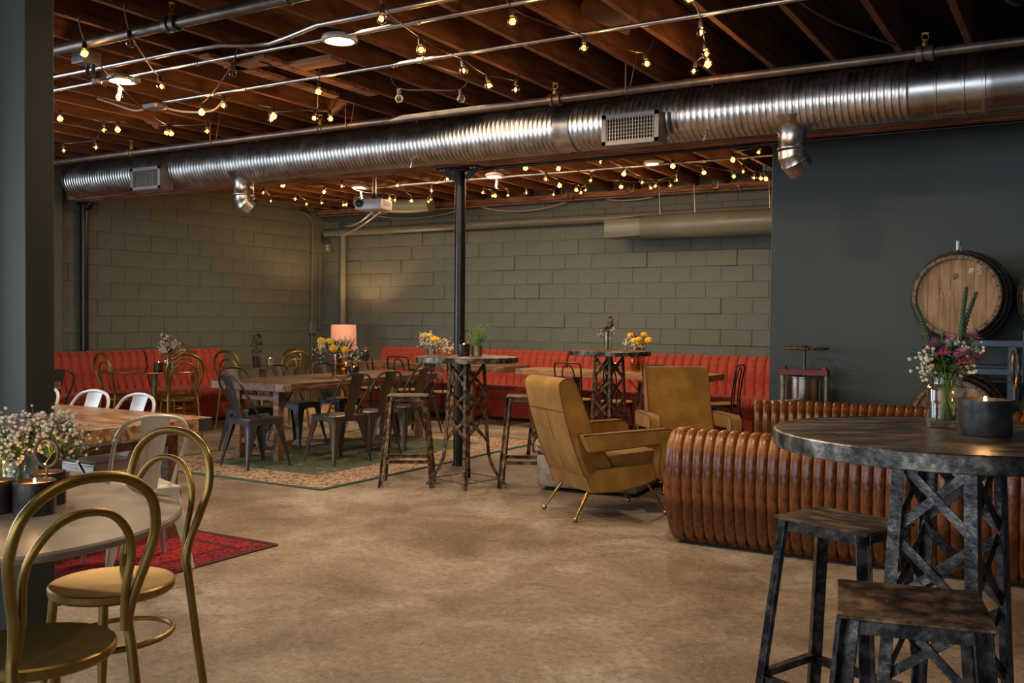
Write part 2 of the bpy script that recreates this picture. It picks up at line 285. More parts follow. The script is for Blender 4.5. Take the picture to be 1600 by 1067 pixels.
class MB:
    def __init__(s): s.v = []; s.f = []

    def add(s, vs, fs, m=None):
        o = len(s.v)
        s.v += [(m @ Vector(v)) if m else Vector(v) for v in vs]; s.f += [[i + o for i in f] for f in fs]; return s

    def box(s, c, size, bev=0.0, rot=None, seg=1):
        vs, fs = _rbox(size, bev, seg); m = Matrix.Translation(c)
        if rot is not None: m = m @ rot
        return s.add(vs, fs, m)

    def bar(s, p, q, w, h, bev=0.0, roll=0.0):
        p, q = Vector(p), Vector(q); d = q - p
        rot = d.to_track_quat('Z', 'Y').to_matrix().to_4x4() @ Matrix.Rotation(roll, 4, 'Z')
        return s.box((p + q) / 2, (w, h, d.length), bev, rot)

    def tube(s, pts, r, seg=8, closed=False, cap=True, sx=1.0):
        pts = [Vector(p) for p in pts]; n = len(pts); rad = r if isinstance(r, (list, tuple)) else [r] * n
        T = []
        for i in range(n):
            a = pts[(i - 1) % n] if (closed or i > 0) else pts[i]; b = pts[(i + 1) % n] if (closed or i < n - 1) else pts[i]
            T.append((b - a).normalized())
        ref = Vector((0, 0, 1)) if abs(T[0].z) < 0.9 else Vector((1, 0, 0))
        u = (ref - T[0] * ref.dot(T[0])).normalized(); o = len(s.v)
        for i in range(n):
            u = (u - T[i] * u.dot(T[i])).normalized(); w_ = T[i].cross(u)
            for k in range(seg):
                a = 2 * PI * k / seg; s.v.append(pts[i] + (u * math.cos(a) * sx + w_ * math.sin(a)) * rad[i])
        for i in range(n if closed else n - 1):
            j = (i + 1) % n
            for k in range(seg):
                k2 = (k + 1) % seg; s.f.append([o + i * seg + k, o + i * seg + k2, o + j * seg + k2, o + j * seg + k])
        if not closed and cap:
            s.f.append([o + k for k in range(seg)][::-1]); s.f.append([o + (n - 1) * seg + k for k in range(seg)])
        return s

    def lathe(s, prof, seg=24, m=None, a0=0.0, a1=2 * PI):
        """prof = [(r, z)...]; closed full turn by default"""
        full = abs(a1 - a0 - 2 * PI) < 1e-6; n = seg if full else seg + 1; vs = []; fs = []
        for r, z in prof:
            for k in range(n):
                a = a0 + (a1 - a0) * k / seg; vs.append((r * math.cos(a), r * math.sin(a), z))
        for i in range(len(prof) - 1):
            for k in range(seg):
                k2 = (k + 1) % n; fs.append([i * n + k, i * n + k2, (i + 1) * n + k2, (i + 1) * n + k])
        if full:
            if 1e-5 < prof[0][0] < 0.03: fs.append([k for k in range(n)][::-1])
            if 1e-5 < prof[-1][0] < 0.03: fs.append([(len(prof) - 1) * n + k for k in range(n)])
        return s.add(vs, fs, m)

    def ball(s, c, r, seg=10, rings=6, scale=(1, 1, 1)):
        prof = [(max(1e-6, r * math.sin(PI * i / rings)), -r * math.cos(PI * i / rings)) for i in range(rings + 1)]
        prof[0] = (1e-6, -r); prof[-1] = (1e-6, r)
        return s.lathe(prof, seg, Matrix.Translation(c) @ Matrix.Diagonal((*scale, 1)))

    def prism(s, poly, a, b, axis='y', m=None):
        """2-D polygon extruded from a to b; axis y: poly in (x, z); axis x: poly in (y, z); axis z: poly in (x, y)"""
        def P(p, t): return {'y': (p[0], t, p[1]), 'x': (t, p[0], p[1]), 'z': (p[0], p[1], t)}[axis]
        n = len(poly); vs = [P(p, a) for p in poly] + [P(p, b) for p in poly]
        fs = [[i, (i + 1) % n, n + (i + 1) % n, n + i] for i in range(n)] + [list(range(n))[::-1], list(range(n, 2 * n))]
        return s.add(vs, fs, m)

    def mesh(s, name, smooth=35):
        me = bpy.data.meshes.new(name); me.from_pydata([tuple(v) for v in s.v], [], s.f)
        bm = bmesh.new(); bm.from_mesh(me); bmesh.ops.recalc_face_normals(bm, faces=bm.faces[:]); bm.to_mesh(me); bm.free()
        if smooth:
            me.polygons.foreach_set('use_smooth', [True] * len(me.polygons)); me.set_sharp_from_angle(angle=R(smooth))
        return me


def put(name, me, m, parent=None, loc=(0, 0, 0), rot=None):
    if m is not None and not me.materials: me.materials.append(m)
    o = bpy.data.objects.new(name, me); COL.objects.link(o); o.location = loc
    if rot is not None: o.rotation_euler = rot
    if parent is not None: o.parent = parent
    return o


def obj(name, mb, m, parent=None, smooth=35, loc=(0, 0, 0), rot=None):
    return put(name, mb.mesh(name, smooth), m, parent, loc, rot)


def tag(o, label=None, cat=None, group=None, kind=None):
    if label: o['label'] = label
    if cat: o['category'] = cat
    if group: o['group'] = group
    if kind: o['kind'] = kind
    return o


def thing(name, label, cat, loc=(0, 0, 0), rz=0.0, group=None):
    o = bpy.data.objects.new(name, None); COL.objects.link(o); o.empty_display_size = 0.1
    o.location = loc; o.rotation_euler = (0, 0, rz); return tag(o, label, cat, group)


def struct(name, mb, m, parent=None, smooth=35):
    o = obj(name, mb, m, parent, smooth)
    if parent is None: o['kind'] = 'structure'
    return o


def dup(root, loc, rz, label, group=None):
    r = root.copy(); COL.objects.link(r); r.location = loc; r.rotation_euler = (0, 0, rz); r['label'] = label
    if group: r['group'] = group
    for ch in list(root.children):
        c = ch.copy(); COL.objects.link(c); c.parent = r
        for g in list(ch.children):
            d = g.copy(); COL.objects.link(d); d.parent = c
    return r


def arc(cx, cy, r, a0, a1, n): return [(cx + r * math.cos(a0 + (a1 - a0) * i / n), cy + r * math.sin(a0 + (a1 - a0) * i / n)) for i in range(n + 1)]


def smoothpath(pts, n=6):
    pts = [Vector(p) for p in pts]; out = []
    for i in range(len(pts) - 1):
        p0 = pts[max(i - 1, 0)]; p1 = pts[i]; p2 = pts[i + 1]; p3 = pts[min(i + 2, len(pts) - 1)]
        for k in range(n):
            t = k / n
            out.append(0.5 * ((2 * p1) + (-p0 + p2) * t + (2 * p0 - 5 * p1 + 4 * p2 - p3) * t * t + (-p0 + 3 * p1 - 3 * p2 + p3) * t ** 3))
    out.append(pts[-1]); return out


# ================================================================== SETTING
XL, YB = -10.8, 12.0           # left wall and back wall planes
ZJ = 3.13                      # underside of the joists
XR, YR = -2.47, 8.75           # left end and face of the dark partition wall
fl = MB(); fl.box((-4.2, 3.5, -0.05), (15.5, 17.4, 0.1)); struct('floor', fl, floor_mat(), smooth=0)

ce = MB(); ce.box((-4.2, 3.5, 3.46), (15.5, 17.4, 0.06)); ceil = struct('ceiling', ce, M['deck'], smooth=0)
jm = MB(); jm.box((0, 0, 0.14), (0.042, 15.0, 0.28), 0.003); jme = jm.mesh('joist', 0)
for k in range(-9, 24):
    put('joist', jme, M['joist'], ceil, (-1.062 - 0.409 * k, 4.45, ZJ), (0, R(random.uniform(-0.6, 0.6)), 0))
bl = MB(); bl.box((0, 0, 0), (0.04, 0.365, 0.20), 0.003); blm = bl.mesh('blocking', 0)
for (k, y) in ((16, 4.9), (12, 4.6), (6, 3.6), (3, 5.3), (14, 9.2), (18, 9.4), (9, 9.1), (12, 9.0), (5, 9.3), (10, 6.2), (15, 5.9)):
    put('blocking', blm, M['joist'], ceil, (-1.062 - 0.409 * (k + 0.5), y, ZJ + 0.13), (R(28 if k % 2 else -28), 0, R(90)))
led = MB(); led.box((-6.9, 11.93, 3.09), (7.8, 0.10, 0.10), 0.004); obj('ledger_board', led, M['beam'], ceil)
# patched boards screwed under the joists near the first lamp
for (x, y, w_, l_) in ((-4.95, 4.75, 0.36, 0.12), (-4.52, 4.95, 0.40, 0.16), (-4.75, 5.25, 0.10, 1.2), (-5.05, 5.1, 0.10, 1.3)):
    q = MB(); q.box((x, y, ZJ - 0.015), (w_, l_, 0.03), 0.003); obj('patch_board', q, M['beam'], ceil)

# block walls ---------------------------------------------------------------
BH = 0.2058; BW = 0.412
blk = []
for v in range(3):
    b_ = MB(); b_.box((0, 0, 0), (BW - 0.004, 0.05, BH - 0.004), 0.003 + 0.001 * v); blk.append(b_.mesh('concrete_block', 40))
wb = MB(); wb.box((-6.2, YB + 0.1025, 1.62), (9.7, 0.2, 3.3)); wall_back = struct('wall_back', wb, M['block'], smooth=0)
zc0 = 1.477 - 0.2058 * 3.0
row = 0
for i in range(12):
    z = zc0 + BH * i + BH / 2
    if z > 3.16: break
    x = -3.2 + (BW / 2 if i % 2 else 0)
    while x > XL - 0.05:
        if x > -10.75:
            proud = random.choice((0, 0, 0, 0.002, 0.004, -0.001)) + (0.012 if random.random() < 0.09 else 0)
            put('concrete_block', random.choice(blk), M['block'], wall_back, (x, YB + 0.022 - proud, z), (R(random.uniform(-.15, .15)), 0, 0))
        x -= BW
wl = MB(); wl.box((XL - 0.1045, 4.7, 1.62), (0.2, 15.0, 3.3)); wall_left = struct('wall_left', wl, M['block'], smooth=0)
for i in range(12):
    z = 1.385 - 0.215 * 3 + 0.215 * i + 0.1075
    if z > 3.2: break
    y = YB - 0.08 - (BW / 2 if i % 2 else 0)
    while y > 5.9:
        put('concrete_block', random.choice(blk), M['block'], wall_left, (XL - 0.024 + random.choice((0, 0, 0.002, 0.003)), y, z), (0, 0, R(90))).scale = (1, 1, 0.212 / BH)
        y -= BW
# lighter lintel course at the top of the left wall is hidden by the duct; pilaster strip beside the pole
pl_ = MB(); pl_.box((XL + 0.03, 6.95, 1.6), (0.10, 0.62, 3.2), 0.004); obj('pilaster', pl_, M['block'], wall_left)

wr = MB(); wr.box(((XR + 3.4) / 2, YR + 0.07, 1.6), (3.4 - XR, 0.14, 3.2), 0.004); struct('wall_right', wr, M['green'])
wr2 = MB(); wr2.box((XR + 0.06, (YR + 0.14 + YB) / 2, 1.6), (0.12, YB - YR - 0.14, 3.2)); struct('wall_return', wr2, M['green'], smooth=0)
# near left: end of the wall with the painted corner strip
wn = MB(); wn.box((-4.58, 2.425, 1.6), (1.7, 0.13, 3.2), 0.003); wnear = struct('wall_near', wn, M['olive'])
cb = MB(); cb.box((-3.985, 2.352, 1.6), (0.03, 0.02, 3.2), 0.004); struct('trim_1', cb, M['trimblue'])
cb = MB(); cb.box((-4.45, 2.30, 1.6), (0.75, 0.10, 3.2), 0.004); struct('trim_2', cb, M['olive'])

# beam and poles --------------------------------------------------------------
bt = thing('ceiling_beam', 'rough sawn timber beam running under the joists behind the round duct', 'beam')
for i, y in enumerate((7.385, 7.445, 7.505, 7.565)):
    q = MB(); q.box((-4.1, y, 2.965 + (0.004 if i % 2 else 0)), (13.4, 0.055, 0.33), 0.005); obj('beam_plank', q, M['beam'], bt)
q = MB()
for x in [-9.6, -8.0, -6.9, -6.2, -5.6, -4.6, -3.5, -2.2, -1.4, -0.6]:
    q.lathe([(0.012, 0), (0.012, 0.008), (0.005, 0.014)], 8, Matrix.Translation((x, 7.36, 2.86)) @ Matrix.Rotation(R(90), 4, 'X'))
obj('bolt_head', q, M['conduit'], bt)['kind'] = 'stuff'


def post(x, y, r, label):
    t = thing('steel_post', label, 'post', (x, y, 0))
    q = MB(); q.lathe([(r, 0.01), (r, 2.79)], 24); obj('pole', q, M['blackpole'], t)
    q = MB(); q.box((0, 0, 2.793), (0.46, 0.15, 0.014), 0.003); q.box((0, 0, 2.775), (0.2, 0.13, 0.02), 0.003)
    q.bar((-0.2, 0, 2.79), (-0.06, 0, 2.70), 0.008, 0.05); q.bar((0.2, 0, 2.79), (0.06, 0, 2.70), 0.008, 0.05); obj('top_plate', q, M['blackpole'], t)
    q = MB(); q.lathe([(r + 0.012, 0.0), (r + 0.012, 0.012)], 24); obj('base_collar', q, M['blackpole'], t)
    q = MB()
    for a in (-0.19, -0.15, 0.15, 0.19): q.lathe([(0.010, 2.776), (0.010, 2.786)], 6, Matrix.Translation((a, -0.05, 0)))
    obj('bolt', q, M['conduit'], t)['kind'] = 'stuff'
    return t


post(-5.06, 7.52, 0.052, 'black steel post in the middle of the room, under the beam')
post(-10.745, 7.575, 0.050, 'black steel post against the left wall behind the red banquette')

# ================================================================== CEILING SERVICES
# round spiral duct
DY, DZ, DR = 6.87, 2.915, 0.187
rotx = Matrix.Translation((0, DY, DZ)) @ Matrix.Rotation(R(90), 4, 'Y')     # lathe z axis -> +x
duct = thing('spiral_duct', 'long round galvanised spiral duct hung along the timber beam', 'duct')


def ribbed(x0, x1, pitch, parent, h=0.0042):
    prof = []; x = x0
    while x < x1 - pitch * 0.5:
        prof += [(DR, x), (DR, x + pitch * 0.62), (DR + h, x + pitch * 0.72), (DR + h, x + pitch * 0.86), (DR, x + pitch * 0.96)]; x += pitch
    prof.append((DR, x1))
    q = MB(); q.lathe(prof, 56, rotx); return obj('spiral_section', q, M['galv'], parent, 60)


ribbed(-9.86, -7.92, 0.042, duct); ribbed(-7.92, -3.62, 0.042, duct); ribbed(-3.50, -1.0, 0.046, duct)
q = MB(); q.lathe([(DR + 0.002, -3.63), (DR + 0.007, -3.625), (DR + 0.006, -3.60), (DR - 0.002, -3.56), (DR + 0.006, -3.50), (DR + 0.004, -3.49)], 56, rotx); obj('duct_collar', q, M['galv2'], duct)
q = MB(); q.lathe([(DR + 0.004, -1.0), (DR + 0.004, -0.86), (DR + 0.009, -0.855), (DR + 0.009, -0.845), (DR + 0.004, -0.84), (DR + 0.004, -0.70), (DR + 0.010, -0.695), (DR + 0.010, -0.68), (DR + 0.004, -0.675),
                   (DR + 0.004, -0.58), (DR + 0.010, -0.575), (DR + 0.010, -0.56), (DR + 0.004, -0.555), (DR + 0.004, -0.52), (DR + 0.001, -0.51), (DR + 0.001, 0.9)], 56, rotx); obj('smooth_section', q, M['galv2'], duct)
q = MB(); q.lathe([(0.001, -9.88), (DR - 0.01, -9.88), (DR + 0.006, -9.87), (DR + 0.006, -9.84)], 56, rotx); obj('end_cap', q, M['galv2'], duct)


def register(x, parent):
    r_ = thing('register', None, None, (x, DY - 0.185, DZ - 0.105), 0); r_.parent = parent
    q = MB(); W_, Hh = 0.23, 0.115; y0 = -0.085
    # flange frame around the grille face, side walls back to the duct
    for sx in (-1, 1):
        q.box((sx * (W_ - 0.018), y0, 0), (0.036, 0.008, 2 * Hh), 0.001); q.box((sx * (W_ - 0.004), 0.04 + y0 / 2, 0), (0.006, 0.16, 2 * Hh - 0.01))
    for sz in (-1, 1):
        q.box((0, y0, sz * (Hh - 0.016)), (2 * W_, 0.008, 0.032), 0.001); q.box((0, 0.04 + y0 / 2, sz * (Hh - 0.004)), (2 * W_ - 0.01, 0.16, 0.006))
    obj('register_box', q, M['regpaint'], parent, loc=(x, DY - 0.185, DZ - 0.105))
    q = MB(); n = 17
    for i in range(n): q.box((-W_ + 0.045 + (2 * W_ - 0.09) * i / (n - 1), y0 + 0.004, 0), (0.005, 0.014, 2 * Hh - 0.05))
    for i in range(7): q.box((0, y0 + 0.012, -Hh + 0.035 + (2 * Hh - 0.07) * i / 6), (2 * W_ - 0.07, 0.012, 0.004))
    obj('louvre_grille', q, M['grille'], parent, 0, loc=(x, DY - 0.185, DZ - 0.105))
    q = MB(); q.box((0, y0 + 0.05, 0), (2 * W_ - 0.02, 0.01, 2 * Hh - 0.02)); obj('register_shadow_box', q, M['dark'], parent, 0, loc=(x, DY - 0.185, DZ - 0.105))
    bpy.data.objects.remove(r_)


register(-8.36, duct); register(-2.93, duct)


def elbow(x, parent, ux=0.6, uy=0.8):
    m0 = Matrix.Translation((x, DY, 0)); q = MB(); r = 0.096
    prof = [(0.175, DZ - 0.10), (0.13, DZ - 0.15), (0.105, DZ - 0.175), (r + 0.006, DZ - 0.20), (r, DZ - 0.21), (r, DZ - 0.30), (r + 0.005, DZ - 0.305), (r + 0.005, DZ - 0.315), (r, DZ - 0.32)]
    q.lathe(prof[::-1], 32, m0); obj('takeoff_collar', q, M['galv2'], parent, 50)
    # gored elbow turning to +x
    q = MB(); zc = DZ - 0.32; rings = []; rb_ = 0.13
    for i, a in enumerate((0, 17, 35, 52)):
        a_ = R(a); c = Vector((x + rb_ * (1 - math.cos(a_)), DY, zc - rb_ * math.sin(a_))); rings.append((c, a_))
        for dr, da in ((0.0, -1.2), (0.0045, -0.6), (0.0045, 0.6), (0.0, 1.2)):
            if i == 0 and da < 0: continue
    pts = []; rad = []
    for i, a in enumerate((0, 16.5, 17.3, 18.1, 35.2, 36, 36.8, 54)):
        a_ = R(a); h_ = rb_ * (1 - math.cos(a_)); pts.append((x + ux * h_, DY + uy * h_, zc - rb_ * math.sin(a_))); rad.append(r + (0.005 if i in (2, 5) else 0))
    e_ = pts[-1]; d = Vector((ux * math.sin(R(54)), uy * math.sin(R(54)), -math.cos(R(54)))); pts.append(tuple(Vector(e_) + d * 0.03)); rad.append(r)
    q.tube(pts, rad, 32, cap=False); obj('elbow', q, M['galv'], parent, 30)


elbow(-7.22, duct); elbow(-1.80, duct)
q = MB()
for x in (-9.6, -7.05, -5.1, -2.4, -0.9):
    q.tube([(x, DY + 0.02, DZ + DR), (x, DY + 0.02, ZJ + 0.05)], 0.005, 6); q.tube([(x, DY, DZ + DR), (x + 0.02, DY - 0.05, DZ + DR + 0.02), (x, DY - 0.01, DZ + DR + 0.05)], 0.004, 6)
for x in (-5.05, -2.4): q.tube([(x, DY - 0.12, DZ - 0.15), (x + 0.015, DY - 0.14, DZ - 0.18), (x - 0.01, DY - 0.13, DZ - 0.22), (x + 0.01, DY - 0.12, DZ - 0.20)], 0.006, 6)
obj('hanger', q, M['conduit'], duct)


def pipe(name, label, cat, pts, r, m, coupl=(), cm=None, seg=14):
    t = thing(name, label, cat); q = MB(); q.tube(pts, r, seg); obj('pipe', q, m, t)
    for c in coupl:
        q = MB(); cp, rr, ww = c
        mm = Matrix.Translation(cp) @ Matrix.Rotation(R(90), 4, 'Y')
        q.lathe([(rr * 0.85, -ww), (rr, -ww * 0.9), (rr, -ww * 0.25), (rr * 0.8, -ww * 0.2), (rr * 0.8, ww * 0.2), (rr, ww * 0.25), (rr, ww * 0.9), (rr * 0.85, ww)], 18, mm)
        obj('coupling', q, cm or m, t)
    return t


def sprinkler(t, x, y, z):
    q = MB(); q.lathe([(0.018, 0), (0.018, 0.025), (0.010, 0.03), (0.010, 0.045)], 8, Matrix.Translation((x, y, z)))
    q.tube([(x - 0.012, y, z + 0.04), (x - 0.02, y, z + 0.06), (x - 0.006, y, z + 0.08)], 0.003, 6); q.tube([(x + 0.012, y, z + 0.04), (x + 0.02, y, z + 0.06), (x + 0.006, y, z + 0.08)], 0.003, 6)
    q.lathe([(0.022, 0.08), (0.022, 0.083)], 10, Matrix.Translation((x, y, z))); obj('sprinkler_head', q, M['brass'], t)


z1 = 3.045
p = pipe('sprinkler_pipe', 'thick dark iron sprinkler pipe crossing the top left of the ceiling', 'pipe', [(-10.7, 3.76, 3.06), (1.0, 3.76, 3.06)], 0.031, M['iron'], [((-4.53, 3.76, 3.06), 0.046, 0.05)])
sprinkler(p, -4.53, 3.76, 3.10)
q = MB(); q.lathe([(0.034, -0.01), (0.037, 0), (0.034, 0.01)], 18, Matrix.Translation((-3.62, 3.76, 3.06)) @ Matrix.Rotation(R(90), 4, 'Y')); obj('pipe_ring', q, M['iron'], p)
SY, SZ = 6.08, 2.955
p = pipe('sprinkler_pipe', 'iron sprinkler pipe running in front of and above the spiral duct', 'pipe', [(-10.7, SY, SZ), (1.2, SY, SZ)], 0.027, M['iron'],
         [((-3.28, SY, SZ), 0.043, 0.05), ((-0.83, SY, SZ), 0.045, 0.05), ((-7.9, SY, SZ), 0.036, 0.04), ((-5.5, SY, SZ), 0.034, 0.03)])
for x in (-3.28, -0.83, -7.9, -5.5): sprinkler(p, x, SY, SZ + 0.035)
for x in (-6.78, -5.2, -2.72):
    q = MB(); q.tube([(x, SY - 0.03, SZ - 0.02), (x, SY - 0.031, SZ + 0.01), (x, SY - 0.031, ZJ + 0.1)], 0.005, 6); q.tube([(x, SY + 0.03, SZ), (x + 0.06, SY + 0.03, ZJ + 0.1)], 0.004, 6); obj('hanger_rod', q, M['rustpipe'], p)
p = pipe('sprinkler_pipe', 'thin rusty sprinkler pipe along the top of the back block wall', 'pipe', [(-10.75, 11.80, 3.035), (-2.6, 11.80, 3.035)], 0.020, M['rustpipe'],
         [((-6.1, 11.8, 3.035), 0.032, 0.03), ((-3.75, 11.8, 3.035), 0.034, 0.045), ((-8.35, 11.8, 3.035), 0.03, 0.03)])
for x in (-6.1, -3.75, -8.35): sprinkler(p, x, 11.8, 3.06)
pipe('conduit', 'thin black pipe clipped under the back edge of the timber beam', 'pipe', [(-5.0, 7.66, 2.80), (-2.6, 7.66, 2.80), (1.0, 7.66, 2.80)], 0.014, M['blackpole'], [((-3.2, 7.66, 2.80), 0.02, 0.02)])
pipe('conduit', 'silver conduit with a double bend above the first lamp', 'conduit',
     [(-10.6, 4.27, 3.10), (-6.42, 4.27, 3.10), (-5.1, 4.27, 3.10), (-4.72, 4.29, 3.10), (-4.55, 4.38, 3.10), (-4.42, 4.42, 3.10), (-4.25, 4.38, 3.10), (-3.9, 4.28, 3.10), (-3.3, 4.28, 3.10), (1.0, 4.28, 3.10)], 0.016, M['conduit'])
pipe('conduit', 'straight silver conduit linking the two near round ceiling lamps', 'conduit', [(-10.6, 4.52, 3.10), (1.0, 4.52, 3.10)], 0.0135, M['conduit'], [((-5.2, 4.52, 3.10), 0.018, 0.02), ((-3.35, 4.52, 3.1), 0.018, 0.02)])
pipe('conduit', 'silver conduit starting at the flat junction box left of centre', 'conduit', [(-6.33, 5.17, 3.09), (1.0, 5.17, 3.09)], 0.0135, M['conduit'],
     [((-5.42, 5.17, 3.09), 0.019, 0.02), ((-4.02, 5.17, 3.09), 0.019, 0.02), ((-3.8, 5.17, 3.09), 0.02, 0.03)])
pipe('conduit', 'silver conduit beyond the beam linking the far round ceiling lamps', 'conduit', [(-8.1, 9.76, 3.07), (XR, 9.76, 3.07)], 0.0135, M['conduit'])
q = MB(); q.tube(smoothpath([(-1.45, 4.6, 3.16), (-1.3, 5.4, 3.08), (-1.1, 6.2, 3.1), (-1.0, 6.9, 3.2)], 8), 0.008, 8)
tag(obj('cable', q, M['iron'], None), 'thin grey cable drooping under the joists top right', 'cable')
q = MB(); q.tube(smoothpath([(-0.55, 5.1, 3.12), (-0.42, 5.6, 3.10), (-0.34, 6.0, 3.14), (-0.32, 6.2, 3.3)], 8), 0.012, 8)
tag(obj('flexible_conduit', q, M['iron'], None), 'grey flexible conduit bending into the joists above the duct end', 'conduit')

# junction boxes
t = thing('junction_box', 'square metal junction box with two black fittings, top left', 'electrical box', (-5.62, 3.98, 3.02))
q = MB(); q.box((0, 0, 0.04), (0.13, 0.13, 0.08), 0.004); obj('box_body', q, M['conduit'], t)
for sx in (-0.03, 0.03):
    q = MB(); q.lathe([(0.013, -0.07), (0.013, 0.0)], 10, Matrix.Translation((sx, 0.03, 0))); obj('cable_gland', q, M['socket'], t)
for c_ in ((-0.06, 0.12, -0.075), (0.13, 0.28, -0.055)):
    q = MB(); q.box(c_, (0.045, 0.05, 0.035), 0.004); obj('strap_clamp', q, M['conduit'], t)
q = MB(); q.tube(smoothpath([(-0.06, 0.12, -0.07), (0.0, 0.16, -0.06), (0.06, 0.2, -0.03), (0.13, 0.28, -0.045)], 5), 0.008, 8); obj('wire', q, M['conduit'], t)
t = thing('junction_box', 'flat metal junction box with curling white cables, left of centre', 'electrical box', (-6.42, 5.16, 3.06))
q = MB(); q.box((0, 0, 0.0), (0.17, 0.12, 0.04), 0.006); obj('box_body', q, M['conduit'], t)
q = MB(); q.tube(smoothpath([(-0.08, 0, 0.0), (-0.18, -0.05, -0.02), (-0.32, -0.12, 0.03), (-0.42, -0.22, 0.07)], 6), 0.008, 8)
q.tube(smoothpath([(0.08, 0.03, -0.01), (0.22, 0.12, -0.04), (0.42, 0.22, -0.03), (0.58, 0.2, 0.05)], 6), 0.008, 8); obj('wire', q, M['wcable'], t)


def downlight(x, y, label, energy=40):
    t = thing('ceiling_lamp', label, 'ceiling lamp', (x, y, 3.085), group='round ceiling lamps')
    q = MB(); q.lathe([(0.06, 0.045), (0.105, 0.03), (0.112, 0.012), (0.108, 0.0), (0.088, -0.004), (0.086, 0.004), (0.06, 0.006)], 36); obj('lamp_housing', q, M['white'], t)
    q = MB(); q.lathe([(0.0001, -0.006), (0.06, -0.005), (0.087, 0.001), (0.06, 0.006)], 36); obj('diffuser', q, M['downlight'], t)
    light('AREA', 'downlight_lamp', (x, y, 3.07), energy, (1.0, 0.76, 0.50), 0.17)


downlight(-6.02, 4.56, 'glowing round ceiling lamp beside the square junction box, left')
downlight(-3.97, 4.56, 'glowing round ceiling lamp at the top, left of centre')
downlight(-1.90, 4.40, 'glowing round ceiling lamp cut by the top edge of the picture')
downlight(-8.15, 9.76, 'glowing round ceiling lamp left of the projector mast')
downlight(-6.08, 9.76, 'glowing round ceiling lamp just right of the middle black post')
downlight(-4.06, 9.80, 'glowing round ceiling lamp furthest right beyond the beam')

# projector ---------------------------------------------------------------
t = thing('projector', 'light grey projector hanging from the ceiling on a silver mast', 'projector', (-7.30, 9.0, 2.69), R(8))
q = MB(); q.box((0, 0, 0.04), (0.36, 0.27, 0.125), 0.014, seg=2); obj('projector_body', q, M['projector'], t)
q = MB(); q.lathe([(0.03, 0.02), (0.045, 0.02), (0.05, 0.0), (0.05, -0.03), (0.04, -0.03)], 24, Matrix.Translation((-0.11, -0.12, 0.052)) @ Matrix.Rotation(R(-90), 4, 'X')); obj('lens_ring', q, M['blackplastic'], t)
q = MB(); q.ball((-0.11, -0.145, 0.052), 0.036, 16, 8, (1, 0.4, 1)); obj('lens', q, M['blackplastic'], t)
q = MB()
for i in range(7): q.box((0.06, -0.131, 0.025 + 0.009 * i), (0.13, 0.004, 0.004))
for i in range(8): q.box((0.181, -0.08 + 0.022 * i, 0.05), (0.004, 0.006, 0.06))
obj('vent_slat', q, M['grille'], t, 0)['kind'] = 'stuff'
q = MB(); q.lathe([(0.014, -0.012), (0.018, 0.0)], 12, Matrix.Translation((-0.14, -0.1, 0))); q.lathe([(0.014, -0.012), (0.018, 0.0)], 12, Matrix.Translation((0.14, 0.08, 0))); obj('foot', q, M['white'], t)
q = MB(); q.tube([(0, 0.02, 0.12), (0, 0.02, 0.42)], 0.026, 18); q.lathe([(0.045, 0.40), (0.045, 0.44)], 18, Matrix.Translation((0, 0.02, 0))); obj('mast', q, M['conduit'], t)
q = MB(); q.lathe([(0.07, 0.10), (0.06, 0.125), (0.03, 0.135), (0.03, 0.18)], 18, Matrix.Translation((0, 0.02, 0)))
for a in range(4): q.bar((0, 0.02, 0.12), (0.14 * math.cos(R(45 + 90 * a)), 0.02 + 0.11 * math.sin(R(45 + 90 * a)), 0.102), 0.02, 0.006)
obj('mount_bracket', q, M['blackplastic'], t)
q = MB(); q.tube(smoothpath([(0.05, 0.08, 0.12), (0.09, 0.1, 0.2), (0.11, 0.1, 0.32), (0.13, 0.1, 0.44)], 5), 0.006, 6); obj('cord', q, M['cable'], t)

# painted pipes on the back wall and in the corner -------------------------------
t = thing('painted_pipe', 'thick olive painted pipe running high along the back wall', 'pipe')
q = MB(); q.tube([(-10.62, 11.86, 2.765), (-2.6, 11.86, 2.765)], 0.062, 20); obj('pipe', q, M['pipe_g'], t)
for x in (-6.95, -4.6):
    q = MB(); q.lathe([(0.064, -0.006), (0.067, 0), (0.064, 0.006)], 20, Matrix.Translation((x, 11.86, 2.765)) @ Matrix.Rotation(R(90), 4, 'Y')); obj('pipe_joint', q, M['pipe_g'], t)
q = MB(); q.tube([(-10.26, 11.89, 0.0), (-10.26, 11.89, 2.72)], 0.055, 20)
tag(obj('painted_downpipe', q, M['pipe_g']), 'thick vertical olive pipe in the corner behind the lampshade', 'pipe')
t = thing('wall_conduit', 'thin grey conduit and switch box rising in the room corner', 'conduit', (XL + 0.03, 11.72, 0))
q = MB(); q.tube([(0, 0, 0.0), (0, 0, 1.13)], 0.014, 10); q.tube([(0, 0, 1.32), (0, 0, 2.85), (0, -0.02, 2.98), (0, -0.12, 3.06), (0, -0.25, 3.07)], 0.012, 10)
q.tube([(0.0, 0.05, 1.22), (0, 0.14, 1.22), (0, 0.18, 1.26), (0, 0.18, 2.5)], 0.009, 8); obj('pipe', q, M['pipe_g'], t)
q = MB(); q.box((0.01, 0, 1.225), (0.06, 0.12, 0.19), 0.006); obj('switch_box', q, M['pipe_g'], t)
q = MB(); q.box((0, 0, 1.75), (0.03, 0.06, 0.03), 0.004); q.box((0, 0, 2.4), (0.03, 0.06, 0.03), 0.004); obj('pipe_clip', q, M['pipe_g'], t)
t = thing('outlet_box', 'small painted outlet box with two sockets in the corner', 'outlet', (-10.63, 11.93, 2.53))
q = MB(); q.box((0, 0, 0), (0.12, 0.06, 0.13), 0.006); obj('outlet_body', q, M['pipe_g'], t)
